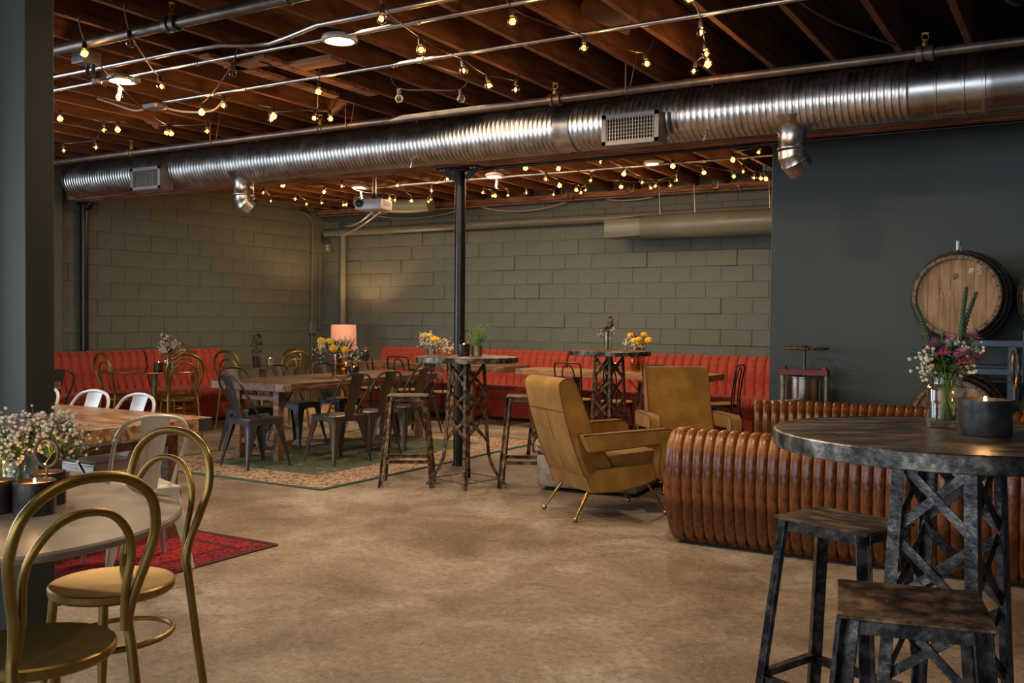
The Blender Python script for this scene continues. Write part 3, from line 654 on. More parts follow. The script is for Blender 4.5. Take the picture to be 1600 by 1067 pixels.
for dz in (-0.025, 0.025):
    q = MB(); q.box((0.02, -0.033, dz), (0.035, 0.012, 0.035), 0.006); obj('socket_face', q, M['white'], t)

t = thing('air_duct', 'large olive painted round duct on the right of the back wall', 'duct')
AX0, AY, AZ, AR = -4.95, 11.62, 2.595, 0.155
mm = Matrix.Translation((0, AY, AZ)) @ Matrix.Rotation(R(90), 4, 'Y')
q = MB(); q.lathe([(AR, AX0), (AR + 0.004, AX0 + 0.02), (AR, AX0 + 0.03), (AR, -4.3), (AR + 0.004, -4.29), (AR + 0.006, -3.9), (AR + 0.004, -3.5), (AR + 0.007, XR)], 40, mm); obj('duct_body', q, M['pipe_g'], t)
q = MB(); n = 40; vs = []; fs = []
for k in range(n):
    a = 2 * PI * k / n; vs.append((AX0 + 0.01, AY + AR * math.cos(a), AZ + AR * math.sin(a)))
for k in range(n):
    a = 2 * PI * k / n; c_, s_ = math.cos(a), math.sin(a); mxx = max(abs(c_), abs(s_)); vs.append((AX0 - 0.50, AY + 0.135 * c_ / mxx, AZ - 0.01 + 0.125 * s_ / mxx))
fs = [[k, (k + 1) % n, n + (k + 1) % n, n + k] for k in range(n)] + [list(range(n, 2 * n))]
q.add(vs, fs); obj('square_to_round_end', q, M['pipe_g'], t, 25)
q = MB()
for x in (-4.72, -4.25, -3.3): q.tube([(x, AY, AZ + AR), (x - 0.02, AY, 3.12)], 0.005, 6)
obj('hanger_wire', q, M['conduit'], t)
q = MB()
for (xa, xb, sag) in ((-9.7, -7.9, 0.10), (-7.6, -6.2, 0.09), (-5.6, -4.9, 0.03), (-9.75, -9.35, -0.0)):
    q.tube(smoothpath([(xa + (xb - xa) * k / 6, 11.86, 3.02 - sag * 4 * (k / 6) * (1 - k / 6)) for k in range(7)], 3), 0.009, 6)
tag(obj('loose_cable', q, M['wcable'], None), 'pale cable sagging in loops along the top of the back wall', 'cable')
for (a, b_, lb) in (((-7.42, 9.15, 2.68), (-10.2, 11.86, 2.86), 'upper pale cable looping from the projector to the corner pipe'), ((-7.36, 9.20, 2.67), (-10.35, 11.86, 2.72), 'lower pale cable looping from the projector to the corner pipe')):
    q = MB(); q.tube(smoothpath([(a[0] + (b_[0] - a[0]) * k / 5, a[1] + (b_[1] - a[1]) * k / 5, a[2] + (b_[2] - a[2]) * k / 5 - 0.22 * (k / 5) * (1 - k / 5)) for k in range(6)], 4), 0.010, 6)
    tag(obj('projector_cable', q, M['wcable']), lb, 'cable')
# flexible olive duct stub among the joists left of the projector
q = MB(); q.tube(smoothpath([(-9.15, 10.9, 3.10), (-8.75, 10.95, 3.02), (-8.3, 11.0, 2.98), (-7.9, 11.0, 2.98)], 5), 0.10, 20)
tag(obj('duct_stub', q, M['pipe_g']), 'olive painted duct stub among the joists left of the projector', 'duct')
for (x, z, lb) in ((-6.2, 3.08, 'left of three'), (-5.2, 3.08, 'middle of three'), (-4.05, 3.06, 'right of three')):
    q = MB(); q.tube([(x + 0.02, 11.76, z - 0.03), (x, 11.72, z), (x + 0.07, 11.7, z), (x + 0.07, 11.7, z + 0.09), (x, 11.7, z + 0.09), (x, 11.7, z + 0.02)], 0.009, 6)
    tag(obj('pipe_bracket', q, M['conduit'], None), 'small bent metal bracket on the ledger above the back wall, ' + lb, 'bracket', 'pipe brackets')

# ================================================================== STRING LIGHTS
gb = MB(); gb.ball((0, 0, -0.062), 0.028, 14, 9); gb.lathe([(0.012, -0.04), (0.012, -0.028)], 10); bulb_me = gb.mesh('glass_bulb')
sk = MB(); sk.lathe([(0.006, 0.012), (0.013, 0.004), (0.015, -0.012), (0.014, -0.034)], 10); sock_me = sk.mesh('socket')
fi = MB(); fi.tube([(0.004, 0, -0.048), (0.006, 0, -0.058), (-0.002, 0.003, -0.066), (0.004, 0, -0.078)], 0.0032, 6); fi.ball((0, 0, -0.062), 0.008, 8, 6, (0.8, 0.8, 1.5)); fil_me = fi.mesh('filament')
fil_off = bpy.data.meshes.new('filament'); fb = MB(); fb.tube([(0.004, 0, -0.048), (-0.002, 0.003, -0.066), (0.004, 0, -0.078)], 0.002, 6); fil_off = fb.mesh('filament')
BULB_W = 1.6


def string(label, xy, z=2.97, unlit=(), extra=()):
    t = thing('string_lights', label, 'string lights', group=None); pts = []
    for i, p in enumerate(xy):
        c = Vector((p[0], p[1], z + 0.062))
        off = i in unlit
        so = put('socket', sock_me, M['socket'], t, c, (R(random.uniform(-8, 8)), R(random.uniform(-8, 8)), random.uniform(0, 6)))
        put('bulb', bulb_me, M['bulb'], so)
        put('filament', fil_off if off else fil_me, M['filament_off'] if off else M['filament'], so)
        if not off:
            light('POINT', 'bulb_light', (c.x, c.y, c.z - 0.062), BULB_W, (1.0, 0.52, 0.20), 0.02)
        pts.append(Vector((c.x, c.y, c.z + 0.01)))
    full = []
    for i in range(len(pts)):
        full.append(pts[i])
        if i < len(pts) - 1:
            mid = (pts[i] + pts[i + 1]) / 2; L = (pts[i + 1] - pts[i]).length; mid.z -= 0.02 * L; full.append(mid)
    if len(full) > 1:
        e0 = full[0] + (full[0] - full[1]) * 0.3; e0.z = ZJ + 0.02; e1 = full[-1] + (full[-1] - full[-2]) * 0.3; e1.z = ZJ + 0.02
        full = [e0] + full + [e1]
        q = MB(); q.tube(smoothpath(full, 3), 0.0045, 6); obj('cord', q, M['cable'], t)
    return t


string('string of globe bulbs running back past the square junction box', [(-5.233, 3.695), (-6.036, 4.551), (-6.843, 5.635)], 2.97)
string('string of two globe bulbs by the left wall pier, one unlit', [(-4.796, 3.677), (-5.513, 4.47), (-5.58, 5.11), (-5.535, 5.575), (-5.208, 5.864)], 2.97, (0,))
string('string of globe bulbs low over the left part of the front ceiling', [(-7.131, 4.813), (-7.214, 5.274), (-7.106, 5.332), (-6.847, 5.665), (-6.47, 5.741)], 2.97)
string('pair of globe bulbs nearest the left end of the spiral duct', [(-8.448, 5.735), (-8.012, 5.775)], 2.97)
string('string of globe bulbs between the flat junction box and the sprinkler pipe', [(-4.8, 4.472), (-5.926, 5.201)], 2.97, (0,))
string('string of globe bulbs around the middle of the front joists', [(-4.655, 5.135), (-5.29, 5.791), (-5.647, 5.652)], 2.97)
string('string of unlit globe bulbs above the sprinkler pipe', [(-4.284, 5.562), (-3.902, 5.796)], 2.97, (0, 1))
string('diagonal string of globe bulbs ending beside the lit joist at centre', [(-3.231, 4.053), (-3.402, 4.623), (-3.443, 5.134), (-3.519, 5.552), (-3.402, 5.741)], 2.97)
string('diagonal string of globe bulbs right of centre above the duct', [(-2.655, 4.428), (-2.54, 5.059), (-2.368, 5.557)], 2.97)
string('steep cluster of globe bulbs hanging above the duct register', [(-1.705, 4.542), (-1.843, 5.093), (-1.97, 5.517), (-2.035, 5.759), (-2.154, 5.868)], 2.97)
string('string of globe bulbs beyond the beam, furthest left', [(-8.997, 8.896), (-9.541, 9.577), (-9.1, 9.57), (-9.363, 10.074)], 2.97)
string('string of globe bulbs beyond the beam just left of the projector', [(-8.311, 8.532), (-8.259, 9.21), (-9.075, 10.056), (-8.953, 10.367), (-8.912, 10.387)], 2.97)
string('string of globe bulbs around the projector', [(-7.713, 8.906), (-8.176, 9.82), (-7.962, 10.155), (-7.979, 10.3)], 2.97)
string('string of globe bulbs between projector and middle post', [(-7.086, 9.171), (-7.828, 10.456), (-7.668, 10.616), (-7.507, 10.465), (-6.985, 9.736), (-6.263, 9.014)], 2.97)
string('string of globe bulbs just right of the middle post', [(-6.502, 10.189), (-6.567, 10.505), (-6.538, 10.52), (-6.358, 10.542), (-6.084, 9.818)], 2.97)
string('string of globe bulbs beyond the beam, right of the middle post by two metres', [(-5.073, 8.758), (-5.259, 9.542), (-5.367, 10.069), (-5.364, 10.513), (-5.421, 10.749), (-5.26, 10.567)], 2.97)
string('single pair of globe bulbs above the horizontal olive pipe', [(-6.031, 10.433), (-5.806, 10.757)], 2.97)
string('string of globe bulbs over the left end of the olive duct', [(-4.791, 8.957), (-4.849, 9.87), (-4.771, 10.504), (-4.512, 10.764), (-4.215, 10.671)], 2.97)
string('string of globe bulbs curving over the olive duct below the far lamp', [(-4.194, 8.764), (-4.326, 9.604), (-4.403, 10.276), (-4.381, 10.645), (-3.98, 10.27)], 2.97)
string('string of globe bulbs nearest the far right lamp', [(-3.671, 9.36), (-3.54, 9.917), (-3.337, 10.335)], 2.97)
string('string of globe bulbs ending at the dark partition wall', [(-2.646, 8.968), (-3.007, 9.266), (-3.141, 10.027), (-3.168, 10.532), (-3.12, 10.611), (-3.09, 10.682)], 2.97)

# ================================================================== RUGS
def rug(name, label, x0, x1, y0, y1, mt_, edge_mt, th=0.010):
    cx, cy = (x0 + x1) / 2, (y0 + y1) / 2; hx, hy = (x1 - x0) / 2, (y1 - y0) / 2
    t = thing(name, label, 'rug', (cx, cy, 0)); q = MB(); nx, ny = 24, 36; vs = []; fs = []
    for j in range(ny + 1):
        for i in range(nx + 1):
            u, v = -hx + 2 * hx * i / nx, -hy + 2 * hy * j / ny
            vs.append((u, v, th + 0.002 * math.sin(u * 4.1 + v * 2.3) * math.cos(v * 3.7)))
    for j in range(ny):
        for i in range(nx): a = j * (nx + 1) + i; fs.append([a, a + 1, a + nx + 2, a + nx + 1])
    q.add(vs, fs); obj('rug_pile', q, mt_, t)
    q = MB()
    for (c, s_) in (((0, -hy, th / 2 + .001), (2 * hx, 0.02, th + 0.004)), ((0, hy, th / 2 + .001), (2 * hx, 0.02, th + 0.004)), ((-hx, 0, th / 2 + .001), (0.02, 2 * hy, th + 0.004)), ((hx, 0, th / 2 + .001), (0.02, 2 * hy, th + 0.004))):
        q.box(c, s_, 0.003)
    obj('bound_edge', q, edge_mt, t)
    return t, hx, hy


cream_, green_, rustc, blk_ = (0.46, 0.38, 0.29), (0.045, 0.115, 0.085), (0.36, 0.155, 0.065), (0.07, 0.06, 0.07)
gm = rug_mat('green_rug', [(0.000, (0.33, 0.15, 0.07)), (0.150, green_), (0.400, (0.055, 0.14, 0.10)), (0.500, (0.34, 0.22, 0.14)), (0.600, green_), (0.800, (0.40, 0.33, 0.25)), (0.950, (0.05, 0.12, 0.09))],
             [(0.000, blk_), (0.125, (0.40, 0.19, 0.08)), (0.250, cream_), (0.425, (0.50, 0.43, 0.34)), (0.500, rustc), (0.575, cream_), (0.750, (0.18, 0.16, 0.16)), (0.850, cream_)], (0.05, 0.12, 0.09), 1.2, 1.85, 0.52, 6.0)
edge_g = mat('rug_edge_green', (0.05, 0.105, 0.08), 0.95)
rug('patterned_rug', 'cream and green patterned rug under the long dark dining table', -7.62, -5.22, 5.80, 9.5, gm, edge_g)
rm = rug_mat('red_rug', [(0.000, (0.06, 0.018, 0.045)), (0.175, (0.30, 0.022, 0.02)), (0.400, (0.52, 0.045, 0.03)), (0.525, (0.08, 0.02, 0.04)), (0.625, (0.42, 0.035, 0.025)), (0.850, (0.05, 0.018, 0.04))],
             [(0.050, (0.07, 0.018, 0.035)), (0.250, (0.24, 0.022, 0.03)), (0.450, (0.40, 0.035, 0.03)), (0.600, (0.06, 0.018, 0.035)), (0.800, (0.33, 0.028, 0.03))], (0.07, 0.022, 0.03), 1.46, 0.75, 0.20, 8.5)
edge_r = mat('rug_edge_red', (0.09, 0.025, 0.03), 0.95)
rug('patterned_rug', 'red and navy patterned rug under the light wood table at left', -7.1, -4.18, 2.75, 4.25, rm, edge_r, 0.008)


# ================================================================== BANQUETTES
def loop_rib(profile, width, inset=0.012, n=5):
    """one upholstered channel: profile in (y, z), pillowed across x"""
    q = MB(); N = len(profile); P = [Vector((0, p[0], p[1])) for p in profile]
    nrm = []
    for i in range(N):
        a = P[max(i - 1, 0)]; b = P[min(i + 1, N - 1)]; t_ = (b - a).normalized(); nrm.append(Vector((0, t_.z, -t_.y)))
    cols = [-1, -0.93, -0.80, -0.45, 0, 0.45, 0.80, 0.93, 1]
    vs = []; fs = []
    for c in cols:
        d = -inset * (0.45 * abs(c) ** 2.5 + 0.55 * abs(c) ** 9)
        for i in range(N): v = P[i] + nrm[i] * d; vs.append((c * width / 2, v.y, v.z))
    for j in range(len(cols) - 1):
        for i in range(N - 1): fs.append([j * N + i, (j + 1) * N + i, (j + 1) * N + i + 1, j * N + i + 1])
    q.add(vs, fs); return q


# seat line local: +y forward (away from wall), origin at wall on the floor
def sm(pts, n=4): return [(p.x, p.y) for p in smoothpath([(a, b, 0) for a, b in pts], n)]


back_prof = sm([(0.02, 0.45), (0.02, 0.88), (0.05, 0.935), (0.11, 0.95), (0.17, 0.925), (0.205, 0.86), (0.235, 0.70), (0.27, 0.55), (0.30, 0.45)])
seat_prof = sm([(0.25, 0.455), (0.45, 0.475), (0.70, 0.475), (0.80, 0.455), (0.835, 0.41), (0.83, 0.35), (0.79, 0.30), (0.76, 0.27)])
RW = 0.118
back_me = loop_rib(back_prof[::-1], RW, 0.022).mesh('back_channel', 60)
seat_me = loop_rib(seat_prof[::-1], RW, 0.018).mesh('seat_channel', 60)
end_me = None


def banquette(label, origin, rz, length):
    """modules built along local +x from 0 to length, facing local +y"""
    t = thing('banquette', label, 'banquette', origin, rz, 'red channelled banquette modules')
    n = round(length / RW); s_ = length / (n * RW)
    for i in range(n):
        for me, nm in ((back_me, 'back_channel'), (seat_me, 'seat_channel')):
            o = put(nm, me, M['red'], t, ((i + 0.5) * RW * s_, 0, 0)); o.scale = (s_, 1, 1)
    q = MB(); q.box((length / 2, 0.40, 0.175), (length - 0.01, 0.72, 0.27), 0.01); obj('base_panel', q, M['redbase'], t)
    q = MB(); q.box((length / 2, 0.39, 0.02), (length - 0.06, 0.66, 0.04)); obj('plinth', q, M['dark'], t)
    pr = [(p[0] * 0.93 + 0.004, p[1] - 0.024) for p in back_prof] + [(0.76, 0.44), (0.815, 0.40), (0.75, 0.28), (0.02, 0.28)]
    q = MB(); q.prism(pr, 0.004, length - 0.004, 'x'); obj('inner_frame', q, M['redbase'], t)
    return t


# back wall run faces -y : rotate 180, local x runs to -X
banquette('red channelled banquette along the back wall, right module reaching the dark wall', (-3.12, YB - 0.06, 0), PI, 2.98)
banquette('red channelled banquette along the back wall, left module beginning behind the flowers', (-6.12, YB - 0.06, 0), PI, 3.25)
# left wall run faces +x : local +y -> +x  => rotate -90, local x -> -y
banquette('red channelled banquette against the left wall, module nearer the corner', (XL + 0.125, 9.60, 0), -PI / 2, 1.30)
banquette('red channelled banquette against the left wall, module cut by the green pier', (XL + 0.125, 8.28, 0), -PI / 2, 3.1)


# ================================================================== LEATHER SOFAS
def sofa(label, path, hs=1.0, close=True):
    """channelled sofa; path = list of (x, y, angle) rib stations, local +y of a rib faces the seat"""
    t = thing('leather_sofa', label, 'sofa', (path[len(path) // 2][0], path[len(path) // 2][1], 0))
    ox, oy = t.location.x, t.location.y
    for (x, y, a) in path:
        o = put('channel', sofa_me, M['leather'], t, (x - ox, y - oy, 0), (0, 0, a)); o.scale = (1, 1, hs)
    return t, ox, oy


SW = 0.0655
sp_ = sm([(0.045, 0.012), (-0.015, 0.085), (-0.055, 0.25), (-0.07, 0.42), (-0.055, 0.58), (-0.01, 0.68), (0.06, 0.715), (0.14, 0.70), (0.20, 0.64), (0.24, 0.54), (0.27, 0.44)])
sofa_me = loop_rib(sp_[::-1], SW * 1.0, 0.021).mesh('channel', 60)
y0 = 5.62
path = []
x = -2.17 + SW / 2
while x < 0.35: path.append((x, y0, 0.0)); x += SW
for k in range(1, 6):     # rounded left end
    a = R(-16 * k); path.insert(0, (-2.17 - 0.03 * math.sin(-a) - 0.0, y0 + 0.10 * (1 - math.cos(a)) + 0.01 * k, a))
near_sofa, ox, oy = sofa('brown channelled leather sofa seen from behind, in front of the round iron table', path)
q = MB(); pr = [(p[0] * 0.9 + 0.028, p[1] * 0.955 + 0.008) for p in sp_] + [(0.70, 0.42), (0.77, 0.36), (0.77, 0.06), (0.08, 0.05)]
q.prism(pr, -2.17 - ox, 0.35 - ox, 'x', Matrix.Translation((0, y0 - oy, 0))); obj('sofa_body', q, M['leather'], near_sofa, 50)
q = MB(); q.box((-0.9 - ox, y0 + 0.40 - oy, 0.02), (2.5, 0.68, 0.04)); obj('plinth', q, M['dark'], near_sofa)
for k in range(3):
    q = MB(); q.box((-1.75 + 0.85 * k - ox, y0 + 0.50 - oy, 0.43), (0.83, 0.50, 0.14), 0.04, seg=3); obj('seat_cushion', q, M['leather'], near_sofa)
# far sofa faces the camera: gently curved, ends coming forward
path = []; cx, cy, rad_ = -1.05, 4.2, 3.35
a0, a1 = R(109.5), R(68)
n = int(rad_ * (a0 - a1) / SW)
for i in range(n + 1):
    a = a0 + (a1 - a0) * i / n; path.append((cx + rad_ * math.cos(a), cy + rad_ * math.sin(a), a + PI / 2))
for k in range(1, 8):      # left end wraps round towards the camera
    x_, y_, a_ = path[0]; a_ += R(9.5); path.insert(0, (x_ - SW * 0.8 * math.cos(a_), y_ - SW * 0.8 * math.sin(a_), a_))
far_sofa, ox, oy = sofa('brown channelled leather sofa facing the camera in front of the press and barrels', path, 1.09)
q = MB(); vs = []; fs = []; prof2 = [(p[0] * 0.86 + 0.032, p[1] * 1.035) for p in sp_] + [(0.74, 0.44), (0.82, 0.38), (0.82, 0.06), (0.08, 0.05)]
for (x, y, a) in path:
    for (py, pz) in prof2: vs.append((x - ox - math.sin(a) * py, y - oy + math.cos(a) * py, pz))
N = len(prof2)
for j in range(len(path) - 1):
    for i in range(N): fs.append([j * N + i, j * N + (i + 1) % N, (j + 1) * N + (i + 1) % N, (j + 1) * N + i])
fs += [list(range(N)), list(range((len(path) - 1) * N, len(path) * N))]
q.add(vs, fs); obj('sofa_body', q, M['leather'], far_sofa, 50)



# ================================================================== ARMCHAIRS (face local +x)
def armchair(label, loc, rz):
    t = thing('armchair', label, 'armchair', loc, rz, 'mustard velvet armchairs'); W_ = 0.27
    back = sm([(-0.16, 0.20), (-0.26, 0.34), (-0.37, 0.62), (-0.445, 0.90), (-0.435, 0.965), (-0.375, 0.985), (-0.325, 0.95), (-0.25, 0.78), (-0.16, 0.58), (-0.05, 0.40), (0.0, 0.30)], 3)
    q = MB(); q.prism(back, -W_, W_, 'y'); obj('backrest', q, M['mustard'], t, 40)
    body = [(-0.20, 0.20), (0.02, 0.195), (0.24, 0.235), (0.36, 0.285), (0.40, 0.34), (0.36, 0.385), (0.10, 0.375), (-0.16, 0.36), (-0.24, 0.30)]
    q = MB(); q.prism(body, -W_ - 0.015, W_ + 0.015, 'y'); obj('seat_base', q, M['mustard'], t, 40)
    cu = sm([(-0.16, 0.37), (-0.12, 0.43), (0.15, 0.455), (0.34, 0.465), (0.385, 0.44), (0.38, 0.39), (0.34, 0.375)], 3)
    q = MB(); q.prism(cu, -W_ + 0.015, W_ - 0.015, 'y'); obj('seat_cushion', q, M['mustard'], t, 40)
    arm_o = [(-0.31, 0.605), (-0.25, 0.49), (0.05, 0.505), (0.29, 0.525), (0.305, 0.50), (0.29, 0.38), (0.30, 0.30), (0.335, 0.265), (0.40, 0.31), (0.425, 0.40), (0.435, 0.56), (0.42, 0.60), (0.37, 0.625), (0.0, 0.615)]
    for s_ in (-1, 1):
        a, b = (W_ + 0.012, W_ + 0.095) if s_ > 0 else (-W_ - 0.095, -W_ - 0.012)
        q = MB(); q.prism(arm_o, a, b, 'y'); am = obj('armrest', q, M['mustard'], t, 40)
        q = MB()
        for yy in (a, b): q.tube([(p[0], yy, p[1]) for p in arm_o], 0.0045, 6, closed=True)
        obj('piping', q, M['piping'], am)
    q = MB()
    for yy in (-W_, W_): q.tube([(p[0], yy, p[1]) for p in back], 0.0045, 6)
    q.tube([(-0.412, -W_, 0.76), (-0.412, W_, 0.76)], 0.003, 6); q.tube([(-0.41, 0, 0.76), (-0.37, 0, 0.615), (-0.262, 0, 0.34)], 0.003, 6)
    obj('piping', q, M['piping'], t)
    q = MB()
    for yy in (-W_ - 0.015, W_ + 0.015): q.tube([(p[0], yy, p[1]) for p in body], 0.004, 6, closed=True)
    obj('seam', q, M['piping'], t)
    for (x0_, y0_, x1_, y1_) in ((-0.17, -0.2, -0.30, -0.24), (-0.17, 0.2, -0.30, 0.24), (0.27, -0.22, 0.42, -0.25), (0.27, 0.22, 0.42, 0.25)):
        q = MB(); zt = 0.21 if x0_ < 0 else 0.25
        q.tube([(x0_, y0_, zt), (x1_, y1_, 0.02)], [0.014, 0.009], 12); lg = obj('leg', q, M['brass'], t)
        q = MB(); q.ball((x1_, y1_, 0.018), 0.018, 12, 8); obj('ball_foot', q, M['brass'], lg)
    return t


armchair('mustard velvet armchair in the foreground with its back to the camera', (-2.99, 6.22, 0), math.atan2(0.82, 0.57))
armchair('mustard velvet armchair facing the camera behind the leather sofa', (-2.86, 7.62, 0), math.atan2(-0.84, 0.54))

t = thing('ottoman', 'low ottoman with a faded woven top between the mustard armchairs', 'ottoman', (-3.42, 7.24, 0), R(6))
q = MB(); q.box((0, 0, 0.165), (0.86, 0.86, 0.27), 0.03, seg=2); obj('base', q, M['plaster'], t)
wov = mat('woven_top', [(0.10, 0.06, 0.05), (0.30, 0.17, 0.12), (0.48, 0.36, 0.27), (0.24, 0.09, 0.06)], 0.9, scale=26, detail=3, stops=[0.38, 0.46, 0.56, 0.64])
q = MB(); q.box((0, 0, 0.355), (0.90, 0.90, 0.13), 0.045, seg=3); obj('woven_cushion', q, wov, t)
for sx in (-1, 1):
    for sy in (-1, 1):
        q = MB(); q.box((sx * 0.33, sy * 0.33, 0.02), (0.08, 0.08, 0.045), 0.006); obj('foot', q, M['black'], t)


# ================================================================== CHAIRS (all face local +x)
def tolix(label, loc, rz, m, group):
    t = thing('metal_chair', label, 'chair', loc, rz, group); zs = 0.45; a = 0.165
    q = MB(); q.box((0.0, 0, zs - 0.008), (2 * a + 0.03, 2 * a + 0.03, 0.022), 0.010, seg=2); q.box((0, 0, zs + 0.004), (2 * a - 0.05, 2 * a - 0.05, 0.006), 0.003); obj('seat', q, m, t)
    q = MB()
    for k in range(4):
        M4 = Matrix.Rotation(R(90 * k), 4, 'Z'); n = 12; vs = []; fs = []
        for i in range(n + 1):
            u = -1 + 2 * i / n; drop = 0.040 + 0.12 * abs(u) ** 3.6
            zb = zs - 0.01 - drop; out = a + 0.012 + 0.05 * drop / 0.2
            vs += [(u * (a + 0.005), a + 0.012, zs - 0.01), (u * (a + 0.002), a + 0.012 + 0.10 * drop, zb)]
        for i in range(n): fs.append([2 * i, 2 * i + 2, 2 * i + 3, 2 * i + 1])
        q.add(vs, fs, M4)
    obj('apron', q, m, t)
    for sx in (-1, 1):
        for sy in (-1, 1):
            q = MB(); vs = []; fs = []; st = [(0.0, 0.090), (0.08, 0.082), (0.2, 0.060), (0.32, 0.040), (0.36, 0.032), (0.372, 0.026), (0.44, 0.024)]
            for (dz, w_) in st:
                c = a + 0.008 + 0.060 * dz / 0.44; z = zs - 0.006 - dz; hw = w_
                # L-shaped folded sheet with a softened corner
                sec = [(c - hw, c), (c - hw * 0.35, c + 0.002), (c - hw * 0.12, c - hw * 0.02), (c - hw * 0.02, c - hw * 0.12), (c + 0.002, c - hw * 0.35), (c, c - hw), (c - 0.006, c - hw), (c - 0.010, c - 0.012 - hw * 0.2), (c - 0.012 - hw * 0.2, c - 0.010), (c - hw, c - 0.006)]
                vs += [(sx * px_, sy * py_, z) for px_, py_ in sec]
            N = 10
            for j in range(len(st) - 1):
                for i in range(N): fs.append([j * N + i, j * N + (i + 1) % N, (j + 1) * N + (i + 1) % N, (j + 1) * N + i])
            fs += [list(range(N)), list(range((len(st) - 1) * N, len(st) * N))]
            q.add(vs, fs); obj('leg', q, m, t, 50)
    hp = smoothpath([(-0.06, -0.175, zs + 0.0), (-0.12, -0.178, zs + 0.10), (-0.205, -0.188, zs + 0.22), (-0.262, -0.18, zs + 0.315), (-0.290, -0.135, zs + 0.375), (-0.302, -0.06, zs + 0.398), (-0.304, 0, zs + 0.402),
                     (-0.302, 0.06, zs + 0.398), (-0.290, 0.135, zs + 0.375), (-0.262, 0.18, zs + 0.315), (-0.205, 0.188, zs + 0.22), (-0.12, 0.178, zs + 0.10), (-0.06, 0.175, zs + 0.0)], 4)
    q = MB(); q.tube(hp, 0.0105, 10); obj('back_hoop', q, m, t)
    q = MB(); n = 8; vs = []; fs = []
    for i in range(n + 1):
        u = i / n; xx = -0.166 - 0.138 * u ** 1.15; z = zs - 0.015 + 0.41 * u; hw = 0.050 + 0.026 * u
        for v in (-1, -0.5, 0, 0.5, 1): vs.append((xx - 0.006 * (1 - v * v), v * hw, z))
    for i in range(n):
        for j in range(4): b = i * 5 + j; fs.append([b, b + 1, b + 6, b + 5])
    o = len(vs); vs += [(v[0] - 0.003, v[1], v[2]) for v in vs]; fs += [[i + o for i in f_][::-1] for f_ in fs]
    q.add(vs, fs)
    sp = obj('back_splat', q, m, t)
    q = MB(); q.tube([(-0.225, -0.028, zs + 0.12), (-0.285, -0.032, zs + 0.28), (-0.290, -0.02, zs + 0.295), (-0.292, 0.02, zs + 0.295), (-0.285, 0.032, zs + 0.28), (-0.225, 0.028, zs + 0.12)], 0.0025, 6); obj('pressed_outline', q, m, sp)
    q = MB()
    for s_ in (-1, 1): q.bar((-0.155, s_ * 0.165, zs - 0.18), (0.155, -s_ * 0.165, zs - 0.10), 0.012, 0.003)
    obj('brace', q, M['black'], t)
    return t


def bentwood(label, loc, rz, m, group):
    t = thing('bentwood_chair', label, 'chair', loc, rz, group); zs = 0.465
    q = MB(); q.lathe([(0.001, zs - 0.028), (0.195, zs - 0.032), (0.205, zs - 0.022), (0.206, zs - 0.002), (0.200, zs + 0.003), (0.14, zs - 0.004), (0.001, zs - 0.010)], 40); obj('seat', q, m, t)
    half = [(-0.245, 0.190, 0.0), (-0.215, 0.178, 0.22), (-0.185, 0.168, zs - 0.01), (-0.180, 0.162, zs + 0.06), (-0.195, 0.168, 0.60), (-0.222, 0.192, 0.70), (-0.245, 0.205, 0.79), (-0.262, 0.178, 0.885), (-0.272, 0.10, 0.945), (-0.275, 0, 0.962)]
    full = half + [(x, -y, z) for x, y, z in half[-2::-1]]
    q = MB(); q.tube(smoothpath(full, 5), 0.0145, 12); obj('back_hoop', q, m, t)
    ih = [(-0.180, 0.150, zs + 0.04), (-0.192, 0.146, 0.62), (-0.212, 0.152, 0.72), (-0.228, 0.130, 0.79), (-0.240, 0.075, 0.848), (-0.243, 0, 0.866)]
    q = MB(); q.tube(smoothpath(ih + [(x, -y, z) for x, y, z in ih[-2::-1]], 5), 0.0115, 12); obj('inner_hoop', q, m, t)
    for s_ in (-1, 1):
        q = MB(); q.tube(smoothpath([(0.135, s_ * 0.125, zs - 0.03), (0.150, s_ * 0.138, 0.24), (0.175, s_ * 0.160, 0.0)], 4), [0.0155] * 5 + [0.013] * 4, 12); obj('leg', q, m, t)
    q = MB(); q.tube([(-0.02 + 0.195 * math.cos(2 * PI * i / 32), 0.165 * math.sin(2 * PI * i / 32), 0.275) for i in range(32)], 0.0105, 10, closed=True); obj('ring_stretcher', q, m, t)
    return t


